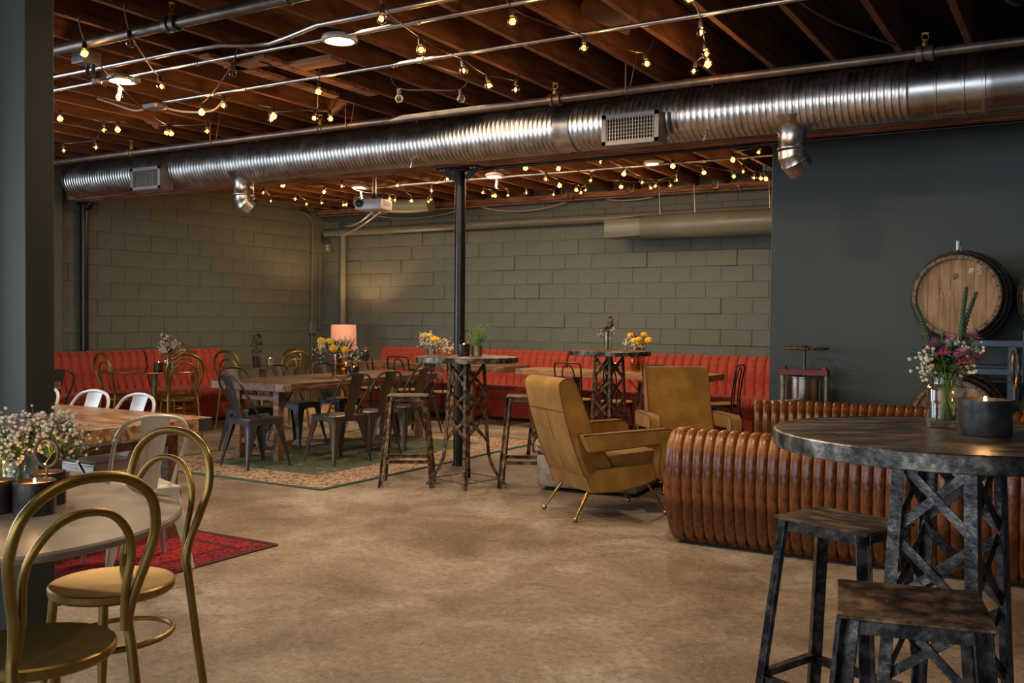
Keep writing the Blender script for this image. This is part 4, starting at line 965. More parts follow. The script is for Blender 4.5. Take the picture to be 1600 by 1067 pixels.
def bistro(label, loc, rz, group):
    t = thing('bistro_chair', label, 'chair', loc, rz, group); zs = 0.455; m = M['black']
    q = MB(); q.lathe([(0.001, zs - 0.022), (0.178, zs - 0.022), (0.186, zs - 0.014), (0.186, zs - 0.004), (0.176, zs), (0.001, zs - 0.003)], 32); obj('seat', q, M['chairwood'], t)
    q = MB(); q.lathe([(0.172, zs - 0.045), (0.188, zs - 0.045), (0.188, zs - 0.02), (0.172, zs - 0.02)], 32); obj('seat_ring', q, m, t)
    half = [(-0.23, 0.185, 0.0), (-0.17, 0.165, zs - 0.04), (-0.19, 0.168, 0.66), (-0.215, 0.172, 0.80), (-0.222, 0.165, 0.86), (-0.225, 0.135, 0.882), (-0.226, 0, 0.885)]
    q = MB(); q.tube(smoothpath(half + [(x, -y, z) for x, y, z in half[-2::-1]], 4), 0.0095, 10); obj('back_hoop', q, m, t)
    ih = [(-0.168, 0.075, zs), (-0.190, 0.078, 0.70), (-0.210, 0.070, 0.79), (-0.220, 0.04, 0.845), (-0.222, 0, 0.858)]
    q = MB(); q.tube(smoothpath(ih + [(x, -y, z) for x, y, z in ih[-2::-1]], 4), 0.008, 10); obj('inner_hoop', q, m, t)
    for s_ in (-1, 1):
        q = MB(); q.tube(smoothpath([(0.12, s_ * 0.12, zs - 0.03), (0.14, s_ * 0.14, 0.22), (0.165, s_ * 0.165, 0.0)], 3), 0.011, 10); obj('leg', q, m, t)
    q = MB(); q.tube([(-0.02 + 0.165 * math.cos(2 * PI * i / 28), 0.148 * math.sin(2 * PI * i / 28), 0.25) for i in range(28)], 0.007, 8, closed=True)
    for s_ in (-1, 1):
        q.tube(smoothpath([(0.13, s_ * 0.13, 0.33), (0.06, s_ * 0.135, 0.40), (0.0, s_ * 0.15, 0.42)], 3), 0.006, 8)
    obj('ring_stretcher', q, m, t)
    return t


def stool(label, loc, rz, m, mseat, group, w_=0.335, d_=0.30):
    t = thing('bar_stool', label, 'stool', loc, rz, group); zt = 0.75
    q = MB(); q.box((0, 0, zt - 0.004), (w_, d_, 0.008), 0.002); obj('seat', q, mseat, t)
    tops = [(sx * (w_ / 2 - 0.035), sy * (d_ / 2 - 0.03)) for sx in (-1, 1) for sy in (-1, 1)]; bots = [(x * 1.52, y * 1.52) for x, y in tops]
    for (a, b) in zip(tops, bots):
        sx, sy = (1 if a[0] > 0 else -1), (1 if a[1] > 0 else -1); q = MB()
        q.bar((a[0], a[1], zt - 0.008), (b[0], b[1], 0), 0.034, 0.005, 0.001)
        q.bar((a[0] + sx * 0.016, a[1] - sy * 0.016, zt - 0.008), (b[0] + sx * 0.016, b[1] - sy * 0.016, 0), 0.005, 0.034, 0.001)
        lg = obj('leg', q, m, t, 30)
    def rail(i, j, z, hgt, nm):
        k = (zt - z) / zt; p = [tops[i][c] + (bots[i][c] - tops[i][c]) * k for c in (0, 1)]; r_ = [tops[j][c] + (bots[j][c] - tops[j][c]) * k for c in (0, 1)]
        q = MB(); mid = Vector(((p[0] + r_[0]) / 2, (p[1] + r_[1]) / 2, z)); L = math.dist(p, r_); horiz = abs(p[0] - r_[0]) > abs(p[1] - r_[1])
        q.box(mid, (L, 0.005, hgt) if horiz else (0.005, L, hgt), 0.001); q.box(mid + Vector((0, 0, hgt / 2)), (L, 0.026, 0.004) if horiz else (0.026, L, 0.004), 0.001); obj(nm, q, m, t, 30)
    for (i, j) in ((0, 1), (2, 3), (0, 2), (1, 3)): rail(i, j, zt - 0.028, 0.034, 'apron_rail'); rail(i, j, 0.225 if (i, j) in ((0, 1), (2, 3)) else 0.21, 0.028, 'stretcher')
    return t


def bar_table(label, loc, rz, r, m, mtop, mrim, group, rl=0.15, zt=1.07):
    t = thing('bar_table', label, 'table', loc, rz, group)
    q = MB(); q.lathe([(0.001, zt - 0.012), (r - 0.004, zt - 0.012), (r - 0.002, zt), (0.001, zt)], 64); obj('tabletop', q, mtop, t)
    q = MB(); q.lathe([(r - 0.03, zt - 0.044), (r, zt - 0.046), (r + 0.002, zt - 0.044), (r + 0.002, zt - 0.002), (r - 0.003, zt + 0.001), (r - 0.008, zt + 0.001)], 64); obj('rim_band', q, mrim, t)
    zl = [zt - 0.03, 0.36, 0.22, 0.10, 0.0]; rr = [rl, rl + 0.035, rl + 0.055, rl + 0.105, rl + 0.19]
    def P(k, z):
        a = R(90 * k)
        for i in range(4):
            if zl[i] >= z >= zl[i + 1]: f_ = (zl[i] - z) / (zl[i] - zl[i + 1]); ra = rr[i] + (rr[i + 1] - rr[i]) * f_
        return Vector((ra * math.cos(a), ra * math.sin(a), z))
    for k in range(4):
        path_ = smoothpath([P(k, z) for z in (zt - 0.03, 0.7, 0.45, 0.33, 0.22, 0.12, 0.05, 0.0)], 4); a = R(90 * k); q = MB(); vs = []; fs = []
        rad = Vector((math.cos(a), math.sin(a), 0)); tan = Vector((-math.sin(a), math.cos(a), 0))
        for p_ in path_:
            for (u, v) in ((0.004, 0.0), (-0.022, 0.024), (-0.025, 0.020), (-0.004, 0.0), (-0.025, -0.020), (-0.022, -0.024)): vs.append(p_ + rad * u + tan * v)
        for j in range(len(path_) - 1):
            for i in range(6): fs.append([j * 6 + i, j * 6 + (i + 1) % 6, (j + 1) * 6 + (i + 1) % 6, (j + 1) * 6 + i])
        fs += [list(range(6)), list(range((len(path_) - 1) * 6, len(path_) * 6))]
        q.add(vs, fs); obj('leg', q, m, t, 30)
    lv = [1.0, 0.79, 0.58, 0.37]
    for k in range(4):
        for i in range(3):
            for (za, zb, off) in ((lv[i], lv[i + 1], 0.0), (lv[i + 1], lv[i], -0.008)):
                p_, r_ = P(k, za), P((k + 1) % 4, zb); inn = -(p_ + r_) / 2; inn.z = 0; inn.normalize(); q = MB()
                d = r_ - p_; up_ = inn; side = d.cross(up_).normalized()
                mt_ = Matrix((( *(d.normalized()),), (*(side),), (*(up_),))).transposed().to_4x4()
                q.box((p_ + r_) / 2 + inn * (0.014 - off), (d.length - 0.01, 0.027, 0.005), 0.001, mt_); obj('cross_brace', q, m, t, 30)
    q = MB()
    for k in range(4):
        q.bar(P(k, 0.05) , P((k + 1) % 4, 0.05), 0.022, 0.006)
    obj('floor_stretcher', q, m, t, 30)
    q = MB(); q.box((0, 0, zt - 0.026), (2 * rl + 0.1, 0.03, 0.022)); q.box((0, 0, zt - 0.026), (0.03, 2 * rl + 0.1, 0.022)); obj('top_support', q, m, t, 30)
    return t


# ================================================================== LONG TABLES
def plank_table(name, label, x0, x1, y0, y1, z, along, mw, mleg, mend, edge=0.075, n=5, inset=(0.16, 0.22), group='long wooden dining tables'):
    """along: 'x' or 'y' = direction of the planks"""
    cx, cy = (x0 + x1) / 2, (y0 + y1) / 2; t = thing(name, label, 'table', (cx, cy, 0), 0, group)
    hx, hy = (x1 - x0) / 2, (y1 - y0) / 2; L, W_ = (hx, hy) if along == 'x' else (hy, hx)
    def XY(a, b): return (a, b) if along == 'x' else (b, a)
    pw = (2 * W_ - 0.0) / n
    for i in range(n):
        c = -W_ + pw * (i + 0.5); q = MB(); sx, sy = XY(2 * L - 0.20, pw - 0.003)
        q.box((*XY(0, 0), 0), (sx, sy, 0.032), 0.002); o = obj('plank', q, mw, t, 30, loc=(*XY(0, c), z - 0.016))
    for s_ in (-1, 1):
        q = MB(); sx, sy = XY(0.098, 2 * W_); q.box((0, 0, 0), (sx, sy, edge), 0.003); obj('end_board', q, mw, t, 30, loc=(*XY(s_ * (L - 0.049), 0), z - edge / 2))
        q = MB(); sx, sy = XY(2 * L - 0.2, 0.045); q.box((0, 0, 0), (sx, sy, edge - 0.034), 0.002); obj('side_apron', q, mw, t, 30, loc=(*XY(0, s_ * (W_ - 0.0225)), z - 0.033 - (edge - 0.034) / 2))
        for e_ in (-1, 1):
            q = MB(); sx, sy = XY(0.1, 0.1); q.box((*XY(s_ * (L - 0.049), e_ * (W_ - 0.05)), z - edge / 2), (sx + 0.004, sy + 0.004, edge * 0.96), 0.003); obj('end_grain_corner', q, mend, t, 30)
    ax, ay = inset
    for s_ in (-1, 1):
        for e_ in (-1, 1):
            q = MB(); q.box((0, 0, (z - 0.07) / 2), (0.075, 0.075, z - 0.07), 0.004); obj('leg', q, mleg, t, 30, loc=(*XY(s_ * (L - ax), e_ * (W_ - ay)), 0))
        for zz in (z - 0.155, 0.175):
            q = MB(); sx, sy = XY(0.035, 2 * (W_ - ay) - 0.07); q.box((0, 0, 0), (sx, sy, 0.045), 0.003); obj('rail', q, mleg, t, 30, loc=(*XY(s_ * (L - ax), 0), zz))
    for s_ in (-1, 1):
        q = MB(); q.tube([(*XY(s_ * (L - ax - 0.04), 0), 0.19), (*XY(s_ * (L - ax - 0.55), 0), z - 0.04)], 0.006, 8); obj('brace_rod', q, M['black'], t)
    return t


RGH = 0.012   # rug pile height
plank_table('dining_table', 'long dark walnut dining table standing on the green and cream rug', -7.36, -6.40, 6.585, 9.17, 0.76, 'y', M['walnut'], M['walnutx'], M['endgrain'])
plank_table('dining_table', 'dark wood table before the back banquette, left of the middle post', -9.05, -6.34, 10.43, 11.10, 0.78, 'x', M['walnutx'], M['oak'], M['walnutx'], n=4, inset=(0.85, 0.10), group='')
plank_table('dining_table', 'orange oak table before the back banquette, beside the far bar table', -6.18, -3.66, 10.46, 11.07, 0.76, 'x', M['oak'], M['walnut'], M['endgrain'], n=4, inset=(0.6, 0.09))
plank_table('dining_table', 'light honey wood table standing on the red rug at left', -7.0, -4.66, 3.10, 4.17, 0.76, 'x', M['acacia'], M['walnutx'], M['gunmetal'], edge=0.085, n=6, inset=(0.22, 0.14))
plank_table('dining_table', 'dark table whose corner shows behind the green pier', -10.0, -8.30, 5.05, 5.60, 0.76, 'x', M['walnutx'], M['walnut'], M['walnutx'], n=4, inset=(0.3, 0.10))

# ================================================================== ROUND TABLES
t = thing('marble_table', 'large round pale stone table in the left foreground', 'table', (-2.99, 1.68, 0))
q = MB(); q.lathe([(0.001, 0.722), (0.63, 0.722), (0.648, 0.730), (0.65, 0.745), (0.645, 0.752), (0.001, 0.752)], 96); obj('tabletop', q, M['marble'], t)
q = MB(); q.lathe([(0.28, 0.0), (0.28, 0.012), (0.06, 0.04), (0.045, 0.08), (0.04, 0.68), (0.10, 0.705), (0.16, 0.722)], 36); obj('pedestal', q, M['black'], t)


def gold_table(label, x, y, r, z=0.765):
    t = thing('pedestal_table', label, 'table', (x, y, 0), group=None)
    q = MB(); q.lathe([(0.001, z - 0.008), (r, z - 0.008), (r, z - 0.001), (0.001, z - 0.001)], 64); obj('glass_top', q, M['brownglass'], t)
    q = MB(); q.tube([(r * math.cos(2 * PI * i / 72), r * math.sin(2 * PI * i / 72), z - 0.009) for i in range(72)], 0.0095, 8, closed=True); obj('brass_rim', q, M['brass'], t)
    q = MB(); q.lathe([(0.24, 0.0), (0.24, 0.008), (0.05, 0.03), (0.032, 0.07), (0.028, 0.45), (0.04, z - 0.06), (0.05, z - 0.012)], 28); obj('pedestal', q, M['mercury'], t)
    q = MB()
    for k in range(4): q.bar((0, 0, z - 0.016), (r * 0.6 * math.cos(R(90 * k + 20)), r * 0.6 * math.sin(R(90 * k + 20)), z - 0.016), 0.012, 0.03)
    obj('top_bracket', q, M['brass'], t)
    return t


gold_table('round brass-rimmed glass table before the left banquette, with pink flowers', -9.24, 7.42, 0.56)
gold_table('round brass-rimmed glass table with the potted plant, by the left wall', -9.08, 8.96, 0.52)

# ================================================================== CHAIR PLACEMENT
G1 = 'dark metal chairs around the long walnut table'
c0 = tolix('gunmetal metal chair at the near head of the walnut table, back to camera', (-6.56, 6.39, RGH), R(78), M['gunmetal'], G1)
cb_ = tolix('bronze metal chair on the right side of the walnut table, nearest of its row', (-6.12, 7.02, RGH), R(170), M['bronze'], G1)
dup(cb_, (-6.14, 7.52, RGH), R(174), 'bronze metal chair on the right side of the walnut table, middle of its row')
dup(cb_, (-6.22, 8.14, RGH), R(180), 'bronze metal chair on the right side of the walnut table, behind the rusty stool')
dup(c0, (-7.30, 7.05, RGH), R(-4), 'gunmetal metal chair on the wall side of the walnut table, nearest of its row')
dup(c0, (-7.36, 7.78, RGH), R(3), 'gunmetal metal chair on the wall side of the walnut table, second of its row')
dup(c0, (-7.34, 8.45, RGH), R(-3), 'gunmetal metal chair on the wall side of the walnut table, beside the flower vase')
dup(c0, (-6.85, 9.25, RGH), R(-92), 'gunmetal metal chair at the far head of the walnut table')
cw = tolix('white metal chair at the right end of the honey wood table', (-4.44, 3.45, 0.01), R(160), M['whitemetal'], 'white metal chairs at the honey wood table')
dup(cw, (-5.42, 3.94, 0.01), R(-90), 'white metal chair beyond the honey wood table, nearest its corner', 'white metal chairs at the honey wood table')
dup(cw, (-5.91, 3.96, 0.01), R(-87), 'white metal chair beyond the honey wood table, middle of three', 'white metal chairs at the honey wood table')
dup(cw, (-6.46, 3.95, 0.01), R(-92), 'white metal chair beyond the honey wood table, half hidden by the pier', 'white metal chairs at the honey wood table')
dup(c0, (-8.95, 5.85, 0), R(172), 'dark metal chair with a red-reflecting back, before the left banquette', 'dark metal chairs behind the green pier')
dup(c0, (-8.62, 5.35, 0), R(165), 'dark metal chair mostly hidden by the green pier at left', 'dark metal chairs behind the green pier')

G2 = 'gold bentwood-style metal chairs'
g0 = bentwood('gold hoop-back chair cut by the bottom left corner of the picture', (-2.48, 1.60, 0), R(176), M['gold'], G2)
dup(g0, (-2.87, 2.13, 0), R(-88), 'gold hoop-back chair on the far side of the round stone table')
for (x, y, a, lb) in ((-9.38, 7.12, 78, 'gold hoop-back chair nearest the pier, left of the pink flowers'),
                      (-8.83, 7.40, 160, 'gold hoop-back chair right of the pink flowers, nearer of the pair'),
                      (-9.52, 7.90, -75, 'gold hoop-back chair right of the pink flowers, further of the pair'),
                      (-9.08, 8.60, 93, 'gold hoop-back chair between the banquette end and the potted plant table'),
                      (-8.64, 8.93, 165, 'gold hoop-back chair right of the potted plant, nearer of the pair'),
                      (-9.20, 9.32, -100, 'gold hoop-back chair right of the potted plant, further of the pair')):
    dup(g0, (x, y, 0), R(a), lb)
G3 = 'black bistro chairs along the back tables'
b0 = bistro('black bistro chair at the left table by the back banquette, leftmost of three', (-8.28, 10.20, 0), R(90), G3)
dup(b0, (-7.68, 10.20, 0), R(90), 'black bistro chair at the left table by the back banquette, middle of three')
dup(b0, (-7.06, 10.18, 0), R(90), 'black bistro chair at the left table by the back banquette, right of three')
dup(b0, (-5.15, 10.12, 0), R(90), 'black bistro chair at the orange oak table, left of the far bar table')
dup(b0, (-4.62, 10.12, 0), R(90), 'black bistro chair seen through the lattice of the far bar table')
dup(b0, (-4.05, 10.15, 0), R(90), 'black bistro chair at the orange oak table, between bar table and armchair')
dup(b0, (-3.55, 10.62, 0), R(182), 'black bistro chair seen side-on at the right end of the orange oak table')

G4 = 'rusty iron bar tables on lattice legs'
bar_table('rusty lattice-legged bar table in the middle beside the black post', (-4.43, 6.70, 0), R(30.8), 0.43, M['rust'], M['rustseat'], M['rim'], G4)
bar_table('rusty lattice-legged bar table further back before the orange oak table', (-4.19, 8.98, 0), R(30.8), 0.425, M['rust'], M['rustseat'], M['rim'], G4)
bar_table('dark iron lattice-legged bar table in the right foreground', (-0.32, 2.95, 0), R(30.8), 0.478, M['iron2'], M['tabletop'], M['rim'], G4, rl=0.155)
G5 = 'rusty iron bar stools'
stool('rusty bar stool left of the middle bar table', (-4.83, 6.42, 0), R(33), M['rust'], M['rustseat'], G5)
stool('dark rusty bar stool between the middle bar table and the armchair', (-3.98, 6.92, 0), R(28), M['rustseat'], M['rustseat'], G5)
stool('dark bar stool left of the far bar table, behind the armchair', (-4.66, 8.62, 0), R(20), M['rustseat'], M['rustseat'], G5)
stool('dark bar stool right of the far bar table, half hidden by an armchair', (-3.80, 9.25, 0), R(25), M['rustseat'], M['rustseat'], G5)
stool('dark iron bar stool tucked left of the near bar table', (-0.655, 3.17, 0), R(-22), M['iron2'], M['tabletop'], G5, 0.345, 0.275)
stool('brown-stained bar stool in front of the near bar table', (-0.325, 2.31, 0), R(12), M['iron2'], M['rustseat'], G5, 0.315, 0.31)


# ================================================================== CANDLES, VASES, FLOWERS
def candle(label, loc, r, h, ring=True, rz=0.0, m=None, rr=0.045, power=0.25, stem_h=0.035):
    t = thing('candle_holder', label, 'candle', loc, rz); m = m or M['candlecup']
    q = MB(); q.lathe([(0.001, 0.0), (r * 0.985, 0.0), (r, 0.004), (r, h), (r - 0.004, h), (r - 0.004, h * 0.86), (0.001, h * 0.86)], 32); obj('cup', q, m, t)
    q = MB(); q.lathe([(0.001, h * 0.86), (r - 0.005, h * 0.86), (r - 0.005, h * 0.875), (0.001, h * 0.88)], 24); obj('wax', q, M['wax'], t)
    q = MB(); q.ball((0, 0, h * 0.88 + 0.012), 0.0045, 10, 8, (1, 1, 2.0)); obj('flame', q, M['flame'], t)
    if ring:
        q = MB(); q.tube([(r + 0.003, 0, h * 0.7), (r + 0.004, 0, h + stem_h)], 0.0045, 8)
        q.tube([(r + 0.004, rr * math.sin(2 * PI * i / 28), h + stem_h + rr * 1.12 - rr * 1.12 * math.cos(2 * PI * i / 28)) for i in range(28)], 0.0055, 8, closed=True); obj('ring_handle', q, m, t)
    light('POINT', 'candle_light', (loc[0], loc[1], loc[2] + h + 0.03), power, (1.0, 0.5, 0.18), 0.01)
    return t


def jar(t, r, h, m, neck=0.8, water=0.5, nm='jar'):
    q = MB(); prof = [(0.001, 0.004), (r * 0.9, 0.0), (r, 0.012), (r, h * 0.74), (r * 0.96, h * 0.80), (r * neck, h * 0.86), (r * neck, h * 0.98), (r * neck * 0.96, h), (r * neck * 0.9, h * 0.98), (r * neck * 0.9, h * 0.86), (r * 0.92, h * 0.72), (r * 0.92, 0.02), (0.001, 0.014)]
    q.lathe(prof, 32); q2 = obj(nm, q, m, t)
    if neck < 0.95:
        q = MB(); q.tube([(r * neck * math.cos(2 * PI * i / 28), r * neck * math.sin(2 * PI * i / 28), h * 0.93) for i in range(28)], 0.002, 6, closed=True); obj('screw_thread', q, m, q2)
    if water:
        q = MB(); q.lathe([(0.001, 0.016), (r * 0.9, 0.02), (r * 0.9, h * water), (0.001, h * water)], 28); obj('water', q, M['water'], t)


def leafshape(q, c, d, L, w_):
    d = Vector(d).normalized(); s_ = d.cross(Vector((0, 0, 1)))
    if s_.length < 0.1: s_ = Vector((1, 0, 0))
    s_.normalize(); u = s_.cross(d); c = Vector(c)
    P = [c, c + d * L * 0.35 + s_ * w_ - u * 0.1 * w_, c + d * L * 0.7 + s_ * w_ * 0.7, c + d * L - u * L * 0.08, c + d * L * 0.7 - s_ * w_ * 0.7, c + d * L * 0.35 - s_ * w_ - u * 0.1 * w_, c + d * L * 0.5 + u * w_ * -0.25]
    q.add(P, [[0, 1, 6], [1, 2, 6], [2, 3, 6], [3, 4, 6], [4, 5, 6], [5, 0, 6]])


def daisy(q, c, r, n=14, tilt=None):
    c = Vector(c); R_ = Matrix.Rotation(random.uniform(-0.5, 0.5), 3, 'X') @ Matrix.Rotation(random.uniform(-0.5, 0.5), 3, 'Y')
    for lay, (rr, zz) in enumerate(((1.0, 0.0), (0.78, 0.22), (0.5, 0.42))):
        for k in range(n - 3 * lay):
            a = 2 * PI * k / (n - 3 * lay) + lay * 0.3 + random.uniform(-.08, .08); ca, sa = math.cos(a), math.sin(a); w_ = 0.10 * r
            P = [Vector((0, 0, zz * r * 0.5)), Vector((ca * r * rr * 0.6 - sa * w_, sa * r * rr * 0.6 + ca * w_, zz * r)), Vector((ca * r * rr, sa * r * rr, zz * r * 1.0 + 0.05 * r)), Vector((ca * r * rr * 0.6 + sa * w_, sa * r * rr * 0.6 - ca * w_, zz * r))]
            q.add([c + R_ @ p_ for p_ in P], [[0, 1, 2], [0, 2, 3]])


def bouquet(t, neck_z, r_open, spread, height, kinds, nstem=14, nleaf=40, base_z=0.02, baby=120, baby_r=0.0055, leafL=0.05, leafm='leaf', seed=1):
    """kinds = list of (material key, count, radius, name, type)"""
    rnd = random.Random(seed); stems = MB(); tips = []
    for i in range(nstem):
        a = 2 * PI * i / nstem + rnd.uniform(-.3, .3); s_ = spread * math.sqrt(rnd.uniform(0.05, 1)); hh = height * rnd.uniform(0.72, 1.0) * (1 - 0.25 * (s_ / spread) ** 2)
        tip = Vector((s_ * math.cos(a), s_ * math.sin(a), hh)); tips.append(tip); b = Vector((-0.5 * r_open * math.cos(a), -0.5 * r_open * math.sin(a), base_z))
        nk = Vector((r_open * 0.55 * math.cos(a), r_open * 0.55 * math.sin(a), neck_z)); stems.tube(smoothpath([b, nk, (nk + tip) / 2 + Vector((0, 0, 0.01)), tip], 3), 0.0022, 5)
    lv = MB()
    for i in range(nleaf):
        tp = rnd.choice(tips); a = rnd.uniform(0, 2 * PI); f_ = rnd.uniform(0.15, 0.85); c = Vector((tp.x * f_, tp.y * f_, neck_z + (tp.z - neck_z) * f_))
        leafshape(lv, c, (math.cos(a), math.sin(a), rnd.uniform(-0.2, 1.0)), leafL * rnd.uniform(0.6, 1.2), leafL * 0.17)
    obj('stems', stems, M['stem'], t)['kind'] = 'stuff'; obj('leaves', lv, M[leafm], t, 0)['kind'] = 'stuff'
    for (mk, cnt, rad, nm, ty) in kinds:
        order = rnd.sample(range(len(tips)), len(tips))
        for i in range(cnt):
            tp = tips[order[i % len(tips)]]; c = tp + Vector((rnd.uniform(-.015, .015), rnd.uniform(-.015, .015), rnd.uniform(-0.02, 0.02))); q = MB()
            if ty == 'ball':
                q.ball(c, rad, 12, 8, (1, 1, 0.85))
                for k in range(26):
                    a, z = rnd.uniform(0, 6.28), rnd.uniform(-0.4, 1); s2 = math.sqrt(max(0, 1 - z * z)); q.ball(c + Vector((s2 * math.cos(a), s2 * math.sin(a), z * 0.85)) * rad * 0.92, rad * 0.24, 5, 4)
            elif ty == 'daisy': daisy(q, c, rad)
            elif ty == 'spike':
                b2 = c * 0.6; b2.z = neck_z + (c.z - neck_z) * 0.45; n_ = 9; q.tube([b2.lerp(c + Vector((0, 0, rad)), k / n_) for k in range(n_ + 1)], [0.010 * (1 - 0.75 * (k / n_)) for k in range(n_ + 1)], 8)
            obj(nm, q, M[mk], t, 60 if ty == 'ball' else 0)
    if baby:
        bb = MB(); sp2 = MB()
        for j in range(max(3, baby // 18)):
            tp = rnd.choice(tips) * rnd.uniform(0.9, 1.05); c0_ = Vector((tp.x, tp.y, tp.z * rnd.uniform(0.75, 1.0)))
            for k in range(18):
                c = c0_ + Vector((rnd.gauss(0, spread * 0.17), rnd.gauss(0, spread * 0.17), rnd.gauss(0, spread * 0.14))); bb.ball(c, baby_r * rnd.uniform(0.7, 1.2), 6, 4)
                sp2.tube([c0_ - Vector((0, 0, spread * 0.3)), c], 0.0008, 3, cap=False)
        obj('tiny_blossoms', bb, M['cream'], t)['kind'] = 'stuff'; obj('flower_sprays', sp2, M['stem'], t, 0)['kind'] = 'stuff'


# right foreground table
t = thing('flower_jar', 'clear mason jar of mauve daisies and green spikes on the near bar table', 'flowers', (-0.350, 3.12, 1.071))
jar(t, 0.056, 0.150, M['glassjar'], 0.78, 0.62)
bouquet(t, 0.15, 0.040, 0.088, 0.325, [('mauve', 15, 0.027, 'blossom', 'daisy')], 20, 230, baby=220, baby_r=0.0055, leafL=0.055, seed=11)
for (dx, dy, zz, bx) in ((-0.085, -0.05, 0.365, -0.03), (0.070, 0.045, 0.40, 0.02), (0.045, 0.03, 0.415, 0.03)):
    q = MB(); n_ = 14; b2 = Vector((bx, 0, 0.17)); tp = Vector((dx, dy, zz)); pth = smoothpath([b2, b2.lerp(tp, 0.5) + Vector((0, 0, 0.02)), tp], 10)
    q.tube(pth, [0.0024 + (0.0052 if k > 7 else 0) * (1 - 0.6 * (k / len(pth))) for k in range(len(pth))], 8)
    for k in range(8, len(pth)):
        for a in range(7):
            an = a * 0.9 + k; q.ball(pth[k] + Vector((math.cos(an), math.sin(an), 0)) * 0.0085 * (1 - 0.62 * k / len(pth)), 0.0034, 5, 3)
    obj('flower_spike', q, M['leaf'], t)
candle('large black candle cup with ring handle on the near bar table', (-0.234, 2.969, 1.071), 0.070, 0.098, True, R(12), rr=0.048, power=0.5)

# left foreground table
t = thing('flower_jar', 'mason jar of pink daisies and white sprays on the stone table', 'flowers', (-3.15, 1.97, 0.752))
jar(t, 0.058, 0.155, M['glassjar'], 0.8, 0.45)
bouquet(t, 0.155, 0.042, 0.19, 0.34, [('pink', 9, 0.036, 'blossom', 'daisy'), ('violet', 1, 0.06, 'violet_spike', 'spike')], 24, 150, baby=1500, baby_r=0.0058, leafL=0.07, seed=5)
candle('black candle cup with a ring handle, middle of three on the stone table', (-2.857, 1.836, 0.752), 0.063, 0.105, True, R(115), rr=0.040, power=0.3)
candle('black candle cup cut by the left edge of the picture, on the stone table', (-2.985, 1.780, 0.752), 0.062, 0.103, False, power=0.3)
candle('black candle cup behind the ring-handled one on the stone table', (-2.974, 1.955, 0.752), 0.060, 0.108, False, power=0.3)

# middle bar table
candle('black candle cup with ring handle on the middle bar table', (-4.53, 6.80, 1.071), 0.052, 0.098, True, R(82), rr=0.038)
t = thing('potted_fern', 'feathery green plant in a tin cup on the middle bar table', 'plant', (-4.45, 6.88, 1.07))
q = MB(); q.lathe([(0.001, 0), (0.046, 0), (0.047, 0.085), (0.043, 0.085), (0.043, 0.07), (0.001, 0.07)], 28); obj('cup', q, M['tin'], t)
q = MB(); rnd = random.Random(3)
for i in range(34):
    a = rnd.uniform(0, 6.28); s_ = rnd.uniform(0.01, 0.10); hh = rnd.uniform(0.15, 0.27); tip = Vector((s_ * math.cos(a), s_ * math.sin(a), hh)); b = Vector((0.02 * math.cos(a), 0.02 * math.sin(a), 0.06)); q.tube([b, (b + tip) / 2, tip], 0.0014, 4)
    for k in range(16):
        f_ = rnd.uniform(0.35, 1); c = b.lerp(tip, f_); e_ = c + Vector((rnd.uniform(-.025, .025), rnd.uniform(-.025, .025), rnd.uniform(0, .02))); q.tube([c, e_], 0.0011, 3)
for k in range(60):
    c = Vector((0.02, 0.01, 0.2)).lerp(Vector((0.14, 0.08, 0.31)), k / 60.0); q.tube([c, c + Vector((rnd.uniform(-.02, .02), rnd.uniform(-.02, .02), rnd.uniform(-0.01, .025)))], 0.0013, 3)
obj('fronds', q, M['fern'], t, 0)['kind'] = 'stuff'

# walnut table
t = thing('flower_vase', 'mercury glass vase of yellow pompons and greenery on the walnut table', 'flowers', (-6.86, 7.90, 0.762))
q = MB(); q.lathe([(0.001, 0.0), (0.082, 0.0), (0.085, 0.006), (0.085, 0.235), (0.081, 0.235), (0.080, 0.02), (0.001, 0.015)], 32); obj('vase', q, M['amber'], t)
q = MB(); q.lathe([(0.001, 0.016), (0.079, 0.02), (0.079, 0.13), (0.001, 0.13)], 28); obj('water', q, M['water'], t)
bouquet(t, 0.235, 0.065, 0.24, 0.46, [('yellow', 6, 0.042, 'pompon', 'ball'), ('violet', 3, 0.05, 'violet_spike', 'spike')], 22, 260, baby=260, baby_r=0.0075, leafL=0.06, seed=8)
candle('black candle cup with ring handle beside the vase on the walnut table', (-6.73, 7.98, 0.762), 0.050, 0.10, True, R(118), rr=0.048)

# glass table 1
t = thing('flower_jar', 'clear jar of pink and cream flowers on the left glass table', 'flowers', (-9.10, 7.52, 0.766))
jar(t, 0.055, 0.155, M['glassjar'], 0.85, 0.5)
bouquet(t, 0.155, 0.045, 0.17, 0.40, [('pink', 4, 0.045, 'blossom', 'daisy')], 14, 70, baby=220, baby_r=0.0105, leafL=0.06, seed=4)
candle('black candle cup with ring handle on the left glass table', (-9.24, 7.48, 0.766), 0.052, 0.085, True, R(60), rr=0.04)
